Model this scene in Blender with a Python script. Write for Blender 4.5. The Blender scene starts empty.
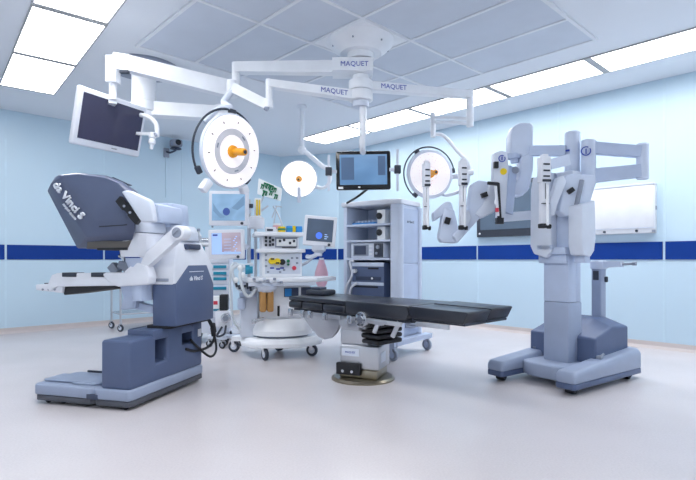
import bpy, bmesh, math, random
from mathutils import Vector, Matrix
random.seed(7)
S = bpy.context.scene
COL = S.collection
V = Vector
R = math.radians
PI = math.pi
# ------------------------------------------------------------------ camera constants
FPX, CX, HY, CAMZ = 504.0, 348.0, 259.5, 1.0

def K(px, py, Y):
    "photo pixel at a real distance Y in front of the camera -> place in the room"
    return V(((px - CX) / FPX * Y, Y, CAMZ + (HY - py) / FPX * Y))

# ------------------------------------------------------------------ materials
def lin(c):
    c = c / 255.0
    return c / 12.92 if c <= 0.04045 else ((c + 0.055) / 1.055) ** 2.4

def mat(name, rgb, rough=0.5, metal=0.0, emit=0.0, vary=0.04, scale=6.0, spec=0.5, alpha=1.0, trans=0.0, coat=0.0):
    m = bpy.data.materials.new(name)
    m.use_nodes = True
    nt = m.node_tree
    b = nt.nodes['Principled BSDF']
    col = (lin(rgb[0]), lin(rgb[1]), lin(rgb[2]), 1)
    b.inputs['Roughness'].default_value = rough
    b.inputs['Metallic'].default_value = metal
    b.inputs['Specular IOR Level'].default_value = spec
    b.inputs['Alpha'].default_value = alpha
    b.inputs['Transmission Weight'].default_value = trans
    b.inputs['Coat Weight'].default_value = coat
    tc = nt.nodes.new('ShaderNodeTexCoord')
    nz = nt.nodes.new('ShaderNodeTexNoise')
    nz.inputs['Scale'].default_value = scale
    nz.inputs['Detail'].default_value = 3
    nt.links.new(tc.outputs['Object'], nz.inputs['Vector'])
    rp = nt.nodes.new('ShaderNodeValToRGB')
    lo = [max(0, c * (1 - vary)) for c in col[:3]]
    hi = [min(1, c * (1 + vary)) for c in col[:3]]
    rp.color_ramp.elements[0].position = 0.3
    rp.color_ramp.elements[1].position = 0.7
    rp.color_ramp.elements[0].color = (*lo, 1)
    rp.color_ramp.elements[1].color = (*hi, 1)
    nt.links.new(nz.outputs['Fac'], rp.inputs['Fac'])
    nt.links.new(rp.outputs['Color'], b.inputs['Base Color'])
    if emit > 0:
        b.inputs['Emission Color'].default_value = col
        b.inputs['Emission Strength'].default_value = emit
    return m

M = {}
def mk(k, *a, **kw):
    M[k] = mat(k, *a, **kw)
mk('wall_blue', (193, 216, 231), 0.35, vary=0.012, scale=1.5)
mk('wall_plain', (226, 234, 239), 0.5, vary=0.01, scale=1.5)
mk('stripe_navy', (2, 54, 136), 0.55, vary=0.04, spec=0.25)
mk('seam_white', (197, 220, 234), 0.4)
mk('ceiling_paint', (228, 233, 240), 0.6, vary=0.01, scale=1.0)
mk('cove_beige', (196, 186, 184), 0.5)
mk('filter_grey', (204, 212, 224), 0.6, vary=0.03, scale=3)
mk('frame_white', (226, 230, 236), 0.4)
mk('joint_grey', (172, 174, 176), 0.5)
mk('slate_dark', (82, 92, 119), 0.38)
mk('slate_mid', (83, 98, 131), 0.42)
mk('slate_deep', (58, 68, 92), 0.5)  # own colour of dark parts; also the shade put inside the console openings
mk('slate_light', (154, 166, 190), 0.42)
mk('slate_pale', (205, 215, 233), 0.42)
mk('cool_grey', (184, 197, 221), 0.42)
mk('white_plastic', (230, 233, 241), 0.4)
mk('white_enamel', (238, 241, 246), 0.3)
mk('light_grey', (211, 218, 231), 0.42)
mk('mid_grey', (142, 150, 166), 0.45)
mk('dark_grey', (60, 66, 78), 0.55, spec=0.3)
mk('black_rubber', (28, 30, 36), 0.6)
mk('black_pad', (34, 38, 48), 0.28)
mk('black_gloss', (14, 16, 22), 0.15)
mk('skirt_grey', (78, 82, 92), 0.55)
mk('steel', (196, 200, 206), 0.25, metal=0.9)
mk('steel_satin', (196, 199, 206), 0.36, metal=0.85)
mk('brass_tint', (150, 142, 126), 0.3, metal=0.9)
mk('amber', (178, 132, 74), 0.35)
mk('orange', (244, 166, 30), 0.4)
mk('yellow', (240, 208, 20), 0.45)
mk('green', (24, 120, 84), 0.5)
mk('teal', (24, 138, 168), 0.45)
mk('sky_blue', (40, 140, 215), 0.45)
mk('deep_blue', (34, 64, 170), 0.45)
mk('pink', (244, 196, 210), 0.5, alpha=0.85)
mk('hose_pale', (214, 222, 228), 0.4)
mk('brown_recess', (96, 92, 88), 0.5)
mk('letter_white', (236, 240, 248), 0.5)
mk('letter_blue', (30, 66, 170), 0.5)
mk('letter_grey', (88, 94, 108), 0.5)
mk('red', (208, 60, 80), 0.5)
mk('hood_lining', (44, 48, 60), 0.6)
mk('chart_white', (244, 247, 248), 0.5)
mk('film_white', (214, 218, 225), 0.45)
mk('film_panel', (224, 227, 233), 0.6, spec=0.2)
mk('slate_screen', (88, 104, 122), 0.5, spec=0.2)
mk('scope_shade', (104, 134, 164), 0.3, emit=0.4)
mk('shade_screen', (66, 94, 128), 0.3, emit=0.2)
mk('ink_screen', (62, 62, 88), 0.22, spec=0.4)
mk('ink_pattern', (150, 146, 150), 0.6)
mk('light_panel', (255, 255, 255), 0.5, emit=9.0, vary=0)
mk('lamp_face', (246, 240, 241), 0.4, emit=0.32, vary=0)
mk('lamp_lit', (255, 252, 250), 0.4, emit=0.75, vary=0)
mk('led', (255, 250, 246), 0.4, emit=2.0, vary=0)
mk('led_ring', (214, 214, 220), 0.4)
mk('lamp_dot', (176, 140, 146), 0.5)

def screen_mat(name, stops, axis='X', emit=0.55, scale=0.35):
    "a lit screen: soft colour bands and patches"
    m = bpy.data.materials.new(name); m.use_nodes = True
    nt = m.node_tree; b = nt.nodes['Principled BSDF']
    tc = nt.nodes.new('ShaderNodeTexCoord'); nz = nt.nodes.new('ShaderNodeTexNoise')
    nz.inputs['Scale'].default_value = scale * 3; nz.inputs['Detail'].default_value = 1.5
    nt.links.new(tc.outputs['Generated'], nz.inputs['Vector'])
    rp = nt.nodes.new('ShaderNodeValToRGB')
    while len(rp.color_ramp.elements) < len(stops): rp.color_ramp.elements.new(0.5)
    for e, (p, c) in zip(rp.color_ramp.elements, stops):
        e.position = p; e.color = (lin(c[0]), lin(c[1]), lin(c[2]), 1)
    nt.links.new(nz.outputs['Fac'], rp.inputs['Fac'])
    nt.links.new(rp.outputs['Color'], b.inputs['Base Color'])
    nt.links.new(rp.outputs['Color'], b.inputs['Emission Color'])
    b.inputs['Emission Strength'].default_value = emit
    b.inputs['Roughness'].default_value = 0.2
    M[name] = m
screen_mat('scope_screen', [(0.3, (96, 122, 150)), (0.5, (126, 158, 186)), (0.7, (100, 128, 158))])
screen_mat('blue_screen', [(0.3, (76, 112, 150)), (0.55, (96, 134, 172)), (0.75, (84, 122, 160))], emit=0.4)
screen_mat('vitals_screen', [(0.3, (126, 116, 136)), (0.6, (170, 158, 168)), (0.75, (140, 136, 160))])
screen_mat('dark_screen', [(0.3, (62, 74, 92)), (0.6, (76, 90, 110))], emit=0.3)
mk('screen_pale_blue', (166, 196, 236), 0.3, emit=0.35)
mk('screen_blue_spot', (70, 110, 220), 0.3, emit=0.6)
mk('screen_eye', (60, 84, 150), 0.3, emit=0.3)

def floor_mat():
    m = bpy.data.materials.new('floor_vinyl'); m.use_nodes = True
    nt = m.node_tree; b = nt.nodes['Principled BSDF']
    tc = nt.nodes.new('ShaderNodeTexCoord')
    n1 = nt.nodes.new('ShaderNodeTexNoise'); n1.inputs['Scale'].default_value = 90; n1.inputs['Detail'].default_value = 4
    n2 = nt.nodes.new('ShaderNodeTexNoise'); n2.inputs['Scale'].default_value = 1.1; n2.inputs['Detail'].default_value = 3
    nt.links.new(tc.outputs['Object'], n1.inputs['Vector']); nt.links.new(tc.outputs['Object'], n2.inputs['Vector'])
    mx = nt.nodes.new('ShaderNodeMath'); mx.operation = 'ADD'
    nt.links.new(n1.outputs['Fac'], mx.inputs[0]); nt.links.new(n2.outputs['Fac'], mx.inputs[1])
    rp = nt.nodes.new('ShaderNodeValToRGB')
    rp.color_ramp.elements[0].position = 0.7; rp.color_ramp.elements[1].position = 1.0
    rp.color_ramp.elements[1].position = 1.0
    rp.color_ramp.elements[0].color = (lin(204), lin(198), lin(200), 1)
    rp.color_ramp.elements[1].color = (lin(212), lin(206), lin(208), 1)
    ml = nt.nodes.new('ShaderNodeMath'); ml.operation = 'MULTIPLY'; ml.inputs[1].default_value = 0.85
    nt.links.new(mx.outputs[0], ml.inputs[0]); nt.links.new(ml.outputs[0], rp.inputs['Fac'])
    nt.links.new(rp.outputs['Color'], b.inputs['Base Color'])
    b.inputs['Roughness'].default_value = 0.26
    b.inputs['Specular IOR Level'].default_value = 0.45
    bp = nt.nodes.new('ShaderNodeBump'); bp.inputs['Strength'].default_value = 0.03
    nt.links.new(n2.outputs['Fac'], bp.inputs['Height']); nt.links.new(bp.outputs['Normal'], b.inputs['Normal'])
    M['floor_vinyl'] = m
floor_mat()

# ------------------------------------------------------------------ mesh builder
class B:
    def __init__(s, mtx=None):
        s.bm = bmesh.new(); s.M = mtx
    def _add(s, tmp, mtx=None):
        if mtx is not None: bmesh.ops.transform(tmp, matrix=mtx, verts=tmp.verts)
        if s.M is not None: bmesh.ops.transform(tmp, matrix=s.M, verts=tmp.verts)
        bmesh.ops.recalc_face_normals(tmp, faces=tmp.faces)
        me = bpy.data.meshes.new('tmp'); tmp.to_mesh(me); tmp.free()
        s.bm.from_mesh(me); bpy.data.meshes.remove(me)
        return s
    def _bev(s, t, w, seg=2, ang=20):
        if w > 0:
            es = [e for e in t.edges if len(e.link_faces) == 2 and e.calc_face_angle(0) > R(ang)]
            bmesh.ops.bevel(t, geom=es, offset=w, segments=seg, profile=0.5, affect='EDGES', clamp_overlap=True)
    def box(s, x0, x1, y0, y1, z0, z1, bev=0.0, seg=2, mtx=None):
        t = bmesh.new(); bmesh.ops.create_cube(t, size=1)
        bmesh.ops.transform(t, matrix=Matrix.Translation(((x0+x1)/2, (y0+y1)/2, (z0+z1)/2)) @ Matrix.Diagonal((abs(x1-x0), abs(y1-y0), abs(z1-z0), 1)), verts=t.verts)
        s._bev(t, bev, seg); return s._add(t, mtx)
    def beam(s, p0, p1, w, h, bev=0.0, up=(0, 0, 1), seg=2, w1=None, h1=None):
        "bar from p0 to p1, w across and h along up (w1, h1 at the far end)"
        p0, p1 = V(p0), V(p1); d = (p1 - p0); L = d.length; d.normalize()
        up = V(up)
        if abs(d.dot(up.normalized())) > 0.98: up = V((1, 0, 0)) if abs(d.x) < 0.9 else V((0, 1, 0))
        sx = d.cross(up).normalized(); uz = sx.cross(d).normalized()
        w1 = w if w1 is None else w1; h1 = h if h1 is None else h1
        t = bmesh.new(); vs = []
        for p, ww, hh in ((p0, w, h), (p1, w1, h1)):
            for a, b in ((-1, -1), (1, -1), (1, 1), (-1, 1)):
                vs.append(t.verts.new(p + sx * a * ww / 2 + uz * b * hh / 2))
        for f in ((0, 1, 2, 3), (7, 6, 5, 4), (0, 4, 5, 1), (1, 5, 6, 2), (2, 6, 7, 3), (3, 7, 4, 0)):
            t.faces.new([vs[i] for i in f])
        s._bev(t, bev, seg); return s._add(t)
    def cyl(s, p0, p1, r0, r1=None, n=24, bev=0.0):
        p0, p1 = V(p0), V(p1); r1 = r0 if r1 is None else r1
        d = p1 - p0; L = d.length
        t = bmesh.new()
        bmesh.ops.create_cone(t, cap_ends=True, cap_tris=False, segments=n, radius1=r0, radius2=r1, depth=L)
        if bev > 0: s._bev(t, bev, 2, 50)
        q = V((0, 0, 1)).rotation_difference(d.normalized()).to_matrix().to_4x4()
        return s._add(t, Matrix.Translation((p0 + p1) / 2) @ q)
    def lathe(s, prof, origin=(0, 0, 0), axis=(0, 0, 1), n=32, sx=1.0, sy=1.0):
        t = bmesh.new(); rings = []
        for r, z in prof:
            if r < 1e-5: rings.append([t.verts.new((0, 0, z))])
            else: rings.append([t.verts.new((r * sx * math.cos(2*PI*i/n), r * sy * math.sin(2*PI*i/n), z)) for i in range(n)])
        for a, b in zip(rings, rings[1:]):
            if len(a) == 1 and len(b) == 1: continue
            for i in range(n):
                j = (i + 1) % n
                if len(a) == 1: t.faces.new((a[0], b[i], b[j]))
                elif len(b) == 1: t.faces.new((a[i], a[j], b[0]))
                else: t.faces.new((a[i], a[j], b[j], b[i]))
        for rg in (rings[0], rings[-1]):
            if len(rg) > 1: t.faces.new(rg)
        q = V((0, 0, 1)).rotation_difference(V(axis).normalized()).to_matrix().to_4x4()
        return s._add(t, Matrix.Translation(V(origin)) @ q)
    def ball(s, c, r, sc=(1, 1, 1), n=16):
        t = bmesh.new(); bmesh.ops.create_uvsphere(t, u_segments=n, v_segments=max(6, n*2//3), radius=r)
        return s._add(t, Matrix.Translation(V(c)) @ Matrix.Diagonal((*sc, 1)))
    def prism(s, poly, axis, lo, hi, bev=0.0, seg=2, ang=20):
        def P(a, b, c):
            return {'x': (c, a, b), 'y': (a, c, b), 'z': (a, b, c)}[axis]
        t = bmesh.new()
        A = [t.verts.new(P(a, b, lo)) for a, b in poly]; Bv = [t.verts.new(P(a, b, hi)) for a, b in poly]
        n = len(poly)
        t.faces.new(A); t.faces.new(Bv[::-1])
        for i in range(n):
            j = (i + 1) % n; t.faces.new((A[i], Bv[i], Bv[j], A[j]))
        bmesh.ops.recalc_face_normals(t, faces=t.faces)
        s._bev(t, bev, seg, ang); return s._add(t)
    def loft(s, rings, bev=0.0, seg=2, ang=20):
        t = bmesh.new(); rs = [[t.verts.new(V(p)) for p in rg] for rg in rings]; n = len(rs[0])
        t.faces.new(rs[0]); t.faces.new(rs[-1][::-1])
        for a, b in zip(rs, rs[1:]):
            for i in range(n):
                j = (i + 1) % n; t.faces.new((a[i], b[i], b[j], a[j]))
        bmesh.ops.recalc_face_normals(t, faces=t.faces)
        s._bev(t, bev, seg, ang); return s._add(t)
    def tube(s, pts, r, n=10, sub=6, closed=False):
        pts = [V(p) for p in pts]
        if sub > 1 and len(pts) > 2:
            out = []; m = len(pts)
            rng = range(m if closed else m - 1)
            for i in rng:
                p0 = pts[(i - 1) % m] if (closed or i > 0) else pts[0] * 2 - pts[1]
                p1, p2 = pts[i], pts[(i + 1) % m]
                p3 = pts[(i + 2) % m] if (closed or i + 2 < m) else p2 * 2 - p1
                for k in range(sub):
                    u = k / sub
                    out.append(0.5 * ((2*p1) + (p2 - p0)*u + (2*p0 - 5*p1 + 4*p2 - p3)*u*u + (-p0 + 3*p1 - 3*p2 + p3)*u**3))
            if not closed: out.append(pts[-1])
            pts = out
        m = len(pts); t = bmesh.new(); rings = []; nrm = None
        for i, p in enumerate(pts):
            a = pts[(i-1) % m] if (closed or i > 0) else p
            b = pts[(i+1) % m] if (closed or i < m-1) else p
            d = (b - a).normalized()
            if nrm is None:
                nrm = d.orthogonal().normalized()
            else:
                nrm = (nrm - d * nrm.dot(d)).normalized()
            bi = d.cross(nrm)
            rings.append([t.verts.new(p + (nrm*math.cos(2*PI*k/n) + bi*math.sin(2*PI*k/n)) * r) for k in range(n)])
        prs = list(zip(rings, rings[1:])) + ([(rings[-1], rings[0])] if closed else [])
        for a, b in prs:
            for i in range(n):
                j = (i+1) % n; t.faces.new((a[i], a[j], b[j], b[i]))
        if not closed:
            t.faces.new(rings[0]); t.faces.new(rings[-1][::-1])
        return s._add(t)
    def arc(s, c, Rr, r, a0, a1, n=28, tn=8):
        "tube along a circular arc in the builder's local XY plane"
        cl = abs(a1 - a0 - 360) < 1e-3
        k = n if cl else n + 1
        pts = [V((c[0] + Rr*math.cos(R(a0 + (a1-a0)*i/n)), c[1] + Rr*math.sin(R(a0 + (a1-a0)*i/n)), c[2])) for i in range(k)]
        return s.tube(pts, r, tn, 1, cl)
    def ring(s, c, r0, r1, z0, z1, n=40):
        return s.lathe([(r0, z0), (r1, z0), (r1, z1), (r0, z1), (r0, z0)], origin=c, n=n)

def obj(name, b, m, parent=None, label=None, ang=24):
    me = bpy.data.meshes.new(name)
    bmesh.ops.remove_doubles(b.bm, verts=b.bm.verts, dist=1e-6)
    b.bm.to_mesh(me); b.bm.free()
    for p in me.polygons: p.use_smooth = True
    me.set_sharp_from_angle(angle=R(ang))
    me.materials.append(M[m] if isinstance(m, str) else m)
    o = bpy.data.objects.new(name, me); COL.objects.link(o)
    if parent is not None: o.parent = parent
    if label: o['label'] = label
    return o

def thing(name, label, cat, loc=(0, 0, 0), rz=0.0, group=None):
    o = bpy.data.objects.new(name, None); COL.objects.link(o)
    o.location = loc; o.rotation_euler = (0, 0, R(rz)); o.empty_display_size = 0.1
    o['label'] = label; o['category'] = cat
    if group: o['group'] = group
    return o

def struct(name, b, m):
    o = obj(name, b, m); o['kind'] = 'structure'; return o

def toloc(t, w):
    return Matrix.Rotation(-t.rotation_euler.z, 3, 'Z') @ (V(w) - t.location)
def KL(t, px, py, Y):
    return toloc(t, K(px, py, Y))
def PL(t, px, py, x=None, y=None, z=None):
    "where the sight line through a photo pixel meets a plane of the thing's own frame"
    o = toloc(t, (0, 0, CAMZ)); d = Matrix.Rotation(-t.rotation_euler.z, 3, 'Z') @ V(((px-CX)/FPX, 1, (HY-py)/FPX))
    if x is not None: k = (x - o.x) / d.x
    elif y is not None: k = (y - o.y) / d.y
    else: k = (z - o.z) / d.z
    return o + d * k

def basis(o, right, up):
    r = V(right).normalized(); u = V(up); u = (u - r * u.dot(r)).normalized(); n = r.cross(u)
    return Matrix(((r.x, u.x, n.x, o[0]), (r.y, u.y, n.y, o[1]), (r.z, u.z, n.z, o[2]), (0, 0, 0, 1)))

def lettering(name, s, size, mtx, m, parent, shear=0.0, depth=0.0008, bold=0.0):
    cu = bpy.data.curves.new('txt', 'FONT'); cu.body = s; cu.size = size; cu.extrude = depth; cu.shear = shear; cu.offset = bold
    cu.align_x = 'CENTER'; cu.align_y = 'CENTER'; cu.resolution_u = 2
    o = bpy.data.objects.new('txt', cu); COL.objects.link(o)
    dg = bpy.context.evaluated_depsgraph_get()
    me = bpy.data.meshes.new_from_object(o.evaluated_get(dg))
    bpy.data.objects.remove(o); bpy.data.curves.remove(cu)
    me.transform(mtx); me.name = name
    me.materials.clear(); me.materials.append(M[m])
    ob = bpy.data.objects.new(name, me); COL.objects.link(ob); ob.parent = parent
    return ob

def caster(parent, c, r, m_wheel='dark_grey', m_hub='light_grey', m_fork='light_grey', ang=0.0, top=None, nm='caster', w=None):
    "a castor: wheel, hub and fork"
    c = V(c); w = w or r * 0.5
    ax = V((math.cos(R(ang)), math.sin(R(ang)), 0))
    b = B(); b.lathe([(r*0.55, -w/2), (r*0.92, -w/2), (r, -w/4), (r, w/4), (r*0.92, w/2), (r*0.55, w/2), (r*0.55, -w/2)], (c.x, c.y, r), ax, 24)
    root = obj(nm, b, m_wheel, parent)
    b = B(); b.cyl(V((c.x, c.y, r)) - ax*w*0.52, V((c.x, c.y, r)) + ax*w*0.52, r*0.56, n=20)
    obj('hub', b, m_hub, root)
    top = top or r * 2.3
    b = B(); pd = V((-ax.y, ax.x, 0))
    for sgn in (-1, 1):
        b.beam(V((c.x, c.y, r)) + ax*sgn*w*0.66, V((c.x, c.y, r*2.1)) + ax*sgn*w*0.66 + pd*r*0.2, r*0.5, w*0.18, r*0.05, up=ax)
    b.box(c.x-w*0.75, c.x+w*0.75, c.y-w*0.75, c.y+w*0.75, r*2.0, r*2.15, r*0.05)
    if top > r*2.15: b.cyl((c.x, c.y, r*2.1), (c.x, c.y, top), r*0.25, n=12)
    obj('fork', b, m_fork, root)
    return root

# ------------------------------------------------------------------ the room
AX = V((0.688, -0.726, 0)).normalized()      # along the right wall, towards the camera
BX = V((-0.726, -0.688, 0)).normalized()     # along the left wall, towards the camera
CORN = V((-0.912, 10.30, 0))
HCEIL = 3.02
RZ_A = math.degrees(math.atan2(AX.y, AX.x))
def room(a, b, z=0.0):
    return CORN + AX*a + BX*b + V((0, 0, z))
AMAX, BMAX, CA, CB = 9.4, 7.6, 1.08, 0.57
def slab(name, pts, z0, z1, m):
    b = B(); b.prism([(p.x, p.y) for p in pts], 'z', z0, z1)
    return struct(name, b, m)
corners = [room(0-0.2, BMAX+0.2), room(-0.2, -0.2), room(AMAX+0.2, -0.2), room(AMAX+0.2, BMAX+0.2)]
slab('floor', corners, -0.1, 0.0, 'floor_vinyl')
slab('ceiling', corners, HCEIL, HCEIL+0.12, 'ceiling_paint')

def wall(name, p, q, outward, m='wall_blue', th=0.1):
    b = B(); o = outward.normalized()*th
    b.prism([(v.x, v.y) for v in (p, q, q+o, p+o)], 'z', 0, HCEIL)
    return struct(name, b, m)
wall('wall_left', room(0, CB), room(0, BMAX), -AX)
wall('wall_right', room(CA, 0), room(AMAX, 0), -BX)
dch = (room(CA, 0) - room(0, CB)).normalized(); nch = V((-dch.y, dch.x, 0))
wall('wall_back', room(0, CB), room(CA, 0), nch)
wall('wall_front', room(AMAX, 0), room(AMAX, BMAX), AX, 'wall_plain')
wall('wall_rear', room(0, BMAX), room(AMAX, BMAX), BX, 'wall_plain')

tn = [0]
def strip(p, q, inward, z0, z1, d, m, nm='trim'):
    "a flat band along a wall, standing d proud of it"
    i = inward.normalized()
    b = B(); b.prism([(v.x, v.y) for v in (p, q, q+i*d, p+i*d)], 'z', z0, z1)
    if nm == 'trim':
        tn[0] += 1; nm = 'trim_%d' % tn[0]
    return struct(nm, b, m)
ZS0, ZS1 = 1.0, 1.2
def banded(pts_at, lo, hi, seams, inward):
    edges = [lo] + [s for s in seams if lo < s < hi] + [hi]
    for i, (e0, e1) in enumerate(zip(edges, edges[1:])):
        g0 = 0.014 if i > 0 else 0; g1 = 0.014 if i < len(edges)-2 else 0
        strip(pts_at(e0+g0), pts_at(e1-g1), inward, ZS0, ZS1, 0.012, 'stripe_navy')
    for s_ in edges[1:-1]:
        strip(pts_at(s_-0.012), pts_at(s_+0.012), inward, 0.07, HCEIL, 0.004, 'seam_white')
banded(lambda b_: room(0, b_), CB, BMAX, [1.35, 2.6, 3.85, 5.1, 6.35], AX)
banded(lambda a_: room(a_, 0), CA, AMAX, [2.88, 4.07, 5.26, 6.45, 7.64], BX)
Lc = (room(CA, 0) - room(0, CB)).length
banded(lambda t_: room(0, CB) + dch*t_, 0, Lc, [Lc-0.03], -nch)
def cove(name, p, q, inward):
    i = inward.normalized(); b = B()
    ring = lambda c: [c + i*0.0, c + i*0.05, c + i*0.02 + V((0, 0, 0.03)), c + i*0.012 + V((0, 0, 0.075)), c + V((0, 0, 0.075))]
    b.loft([ring(p), ring(q)]); return struct(name, b, 'cove_beige')
cove('baseboard_left', room(0, CB), room(0, BMAX), AX)
cove('baseboard_right', room(CA, 0), room(AMAX, 0), BX)
cove('baseboard_back', room(0, CB), room(CA, 0), -nch)
cove('baseboard_front', room(AMAX, 0), room(AMAX, BMAX), -AX)
cove('baseboard_rear', room(0, BMAX), room(AMAX, BMAX), -BX)

# ceiling lights: each panel a thing in room axes (local x along the strip)
def ceiling_light(a0, a1, b0, b1, label, group, rz=0.0):
    c = room((a0+a1)/2, (b0+b1)/2, HCEIL)
    t = thing('ceiling_light', label, 'ceiling light', c, RZ_A + rz, group)
    hx, hy = (a1-a0)/2, (b1-b0)/2
    b = B(); fw = 0.038; fl = 0.014
    b.box(-hx, hx, -hy, -hy+fl, -0.016, -0.001); b.box(-hx, hx, hy-fl, hy, -0.016, -0.001)
    b.box(-hx, -hx+fw, -hy+fl, hy-fl, -0.016, -0.001); b.box(hx-fw, hx, -hy+fl, hy-fl, -0.016, -0.001)
    obj('frame', b, 'joint_grey', t)
    b = B(); b.box(-hx+fw, hx-fw, -hy+fl, hy-fl, -0.012, -0.001)
    obj('diffuser', b, 'light_panel', t)
    return t
sm = [1.45, 2.60, 3.79, 4.96, 6.09, 7.26]
rl = ['white ceiling light at the far end of the long row above the bright wall',
      'glowing ceiling light second from the far end of the long row, above the black monitor',
      'glowing ceiling light in the middle of the long row, behind the rightward arm',
      'glowing ceiling light above the grey robot arms, between middle and end of the long row',
      'large glowing ceiling light at the top right edge, nearest of the long row']
for i in range(5):
    ceiling_light(sm[i], sm[i+1], 0.68, 1.23, rl[i], 'row of ceiling lights along the right wall')
sl = [1.15, 2.35, 3.54, 4.73]
ll = ['glowing ceiling light nearest the left wall, lowest of the block of three',
      'glowing square-looking ceiling light in the middle of the block of three at top left',
      'glowing ceiling light cut off by the top edge, uppermost of the block of three']
def LB(a0, a1): return 5.07 + 0.066*((a0+a1)/2 - 1.15)
for i in range(3):
    q = LB(sl[i], sl[i+1]); ceiling_light(sl[i], sl[i+1], q-0.28, q+0.28, ll[i], 'row of ceiling lights at the left', -3.6)
# unseen panels added to both rows, to brighten surfaces facing the camera
for a0 in (7.26, 8.30):
    ceiling_light(a0, a0+1.04, 0.68, 1.23, 'unseen ceiling light added overhead, where the long row runs on past the picture', 'row of ceiling lights along the right wall')
for a0 in (4.73, 5.92, 7.11):
    q = LB(a0, a0+1.19); ceiling_light(a0, a0+1.19, q-0.28, q+0.28, 'ceiling light added to the left row, overhead and out of the picture', 'row of ceiling lights at the left', -3.6)

# laminar air ceiling: frame and grey filter panels
t = thing('air_supply_ceiling', 'grey perforated air supply panels in white frames in the middle of the ceiling', 'air diffuser', room(0, 0, HCEIL), RZ_A)
aa = [3.30, 4.48, 5.15, 6.32]; bb = [1.62, 2.20, 2.83, 3.46, 4.02, 4.60]
b = B(); fw = 0.015
for a_ in aa: b.box(a_-fw, a_+fw, -bb[-1]-fw, -bb[0]+fw, -0.02, -0.001)
for b_ in bb:
    for i in range(3): b.box(aa[i]+fw, aa[i+1]-fw, -b_-fw, -b_+fw, -0.02, -0.001)
obj('frame', b, 'frame_white', t)
for i in range(3):
    for j in range(5):
        if i == 1 and j == 2: continue
        b = B(); b.box(aa[i]+fw, aa[i+1]-fw, -bb[j+1]+fw, -bb[j]-fw, -0.010, -0.001)
        obj('filter_panel', b, 'filter_grey', t)

# ------------------------------------------------------------------ ceiling mount and suspended arms
MT = room(4.82, 3.15)        # centre of the mount
def mount():
    t = thing('arm_mount', 'white dome and square plate carrying the arms at the middle of the ceiling', 'ceiling mount', (MT.x, MT.y, 0), RZ_A)
    b = B(); b.box(-0.33, 0.33, -0.31, 0.31, HCEIL-0.014, HCEIL-0.001, 0.003); obj('cover_plate', b, 'white_enamel', t)
    b = B(); b.lathe([(0.31, HCEIL-0.014), (0.30, HCEIL-0.04), (0.25, HCEIL-0.09), (0.20, HCEIL-0.125), (0.19, HCEIL-0.135)], n=40); obj('dome', b, 'white_enamel', t)
    b = B(); b.cyl((0, 0, 2.83), (0, 0, HCEIL-0.13), 0.125, n=32); obj('hub', b, 'white_enamel', t)
    b = B(); b.cyl((0, 0, 2.645), (0, 0, 2.688), 0.075, n=28); obj('spindle', b, 'white_enamel', t)
    b = B()
    for k in range(6): b.cyl((0.26*math.cos(k*PI/3), 0.26*math.sin(k*PI/3), HCEIL-0.085), (0.26*math.cos(k*PI/3), 0.26*math.sin(k*PI/3), HCEIL-0.068), 0.008, n=8)
    obj('screw', b, 'mid_grey', t)
mount()

def hub_arm(t, z, end, w=0.105, h=0.115, r=0.11, zj=None, f=0.17):
    "joint ring on the hub plus a rigid arm to end (thing frame is the world, at the hub)"
    b = B(); zj = zj or (z-0.065, z+0.065); b.cyl((0, 0, zj[0]), (0, 0, zj[1]), r, n=32, bev=0.008); obj('hub_joint', b, 'white_enamel', t)
    zj0 = zj; e = V(end); d = V((e.x, e.y, 0)).normalized(); s = d*0.08; s.z = (zj[0]+zj[1])/2 if zj else z
    b = B(); b.beam(s, e, w, h, 0.014, w1=w*0.85, h1=h*0.8); a = obj('rigid_arm', b, 'white_enamel', t)
    if f is not None:
        L = e - s
        nrm = V((d.y, -d.x, 0));
        if nrm.y > 0: nrm = -nrm
        rt = d if d.x > 0 else -d
        L3 = L.normalized() if L.x > 0 else -L.normalized()
        c = s + L*f + nrm*(w/2*(1-0.15*f)+0.0015)
        up = V((0, 0, 1))
        lettering('lettering', 'MAQUET', 0.062, basis(c, L3, up), 'letter_blue', a)
    return e

# monitor frame helper
def monitor_parts(t, mtx, w, h, d, m_case, m_screen, bez=0.035, bev=0.012, bot=None, screen_name='screen'):
    bot = bez if bot is None else bot
    b = B(mtx); b.box(-w/2, w/2, -h/2, h/2, -d, 0, bev, 3); c = obj('casing', b, m_case, t)
    b = B(mtx); b.box(-w/2+bez, w/2-bez, -h/2+bot, h/2-bez, 0.0005, 0.003); sc = obj(screen_name, b, m_screen, t)
    return c, sc

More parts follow.
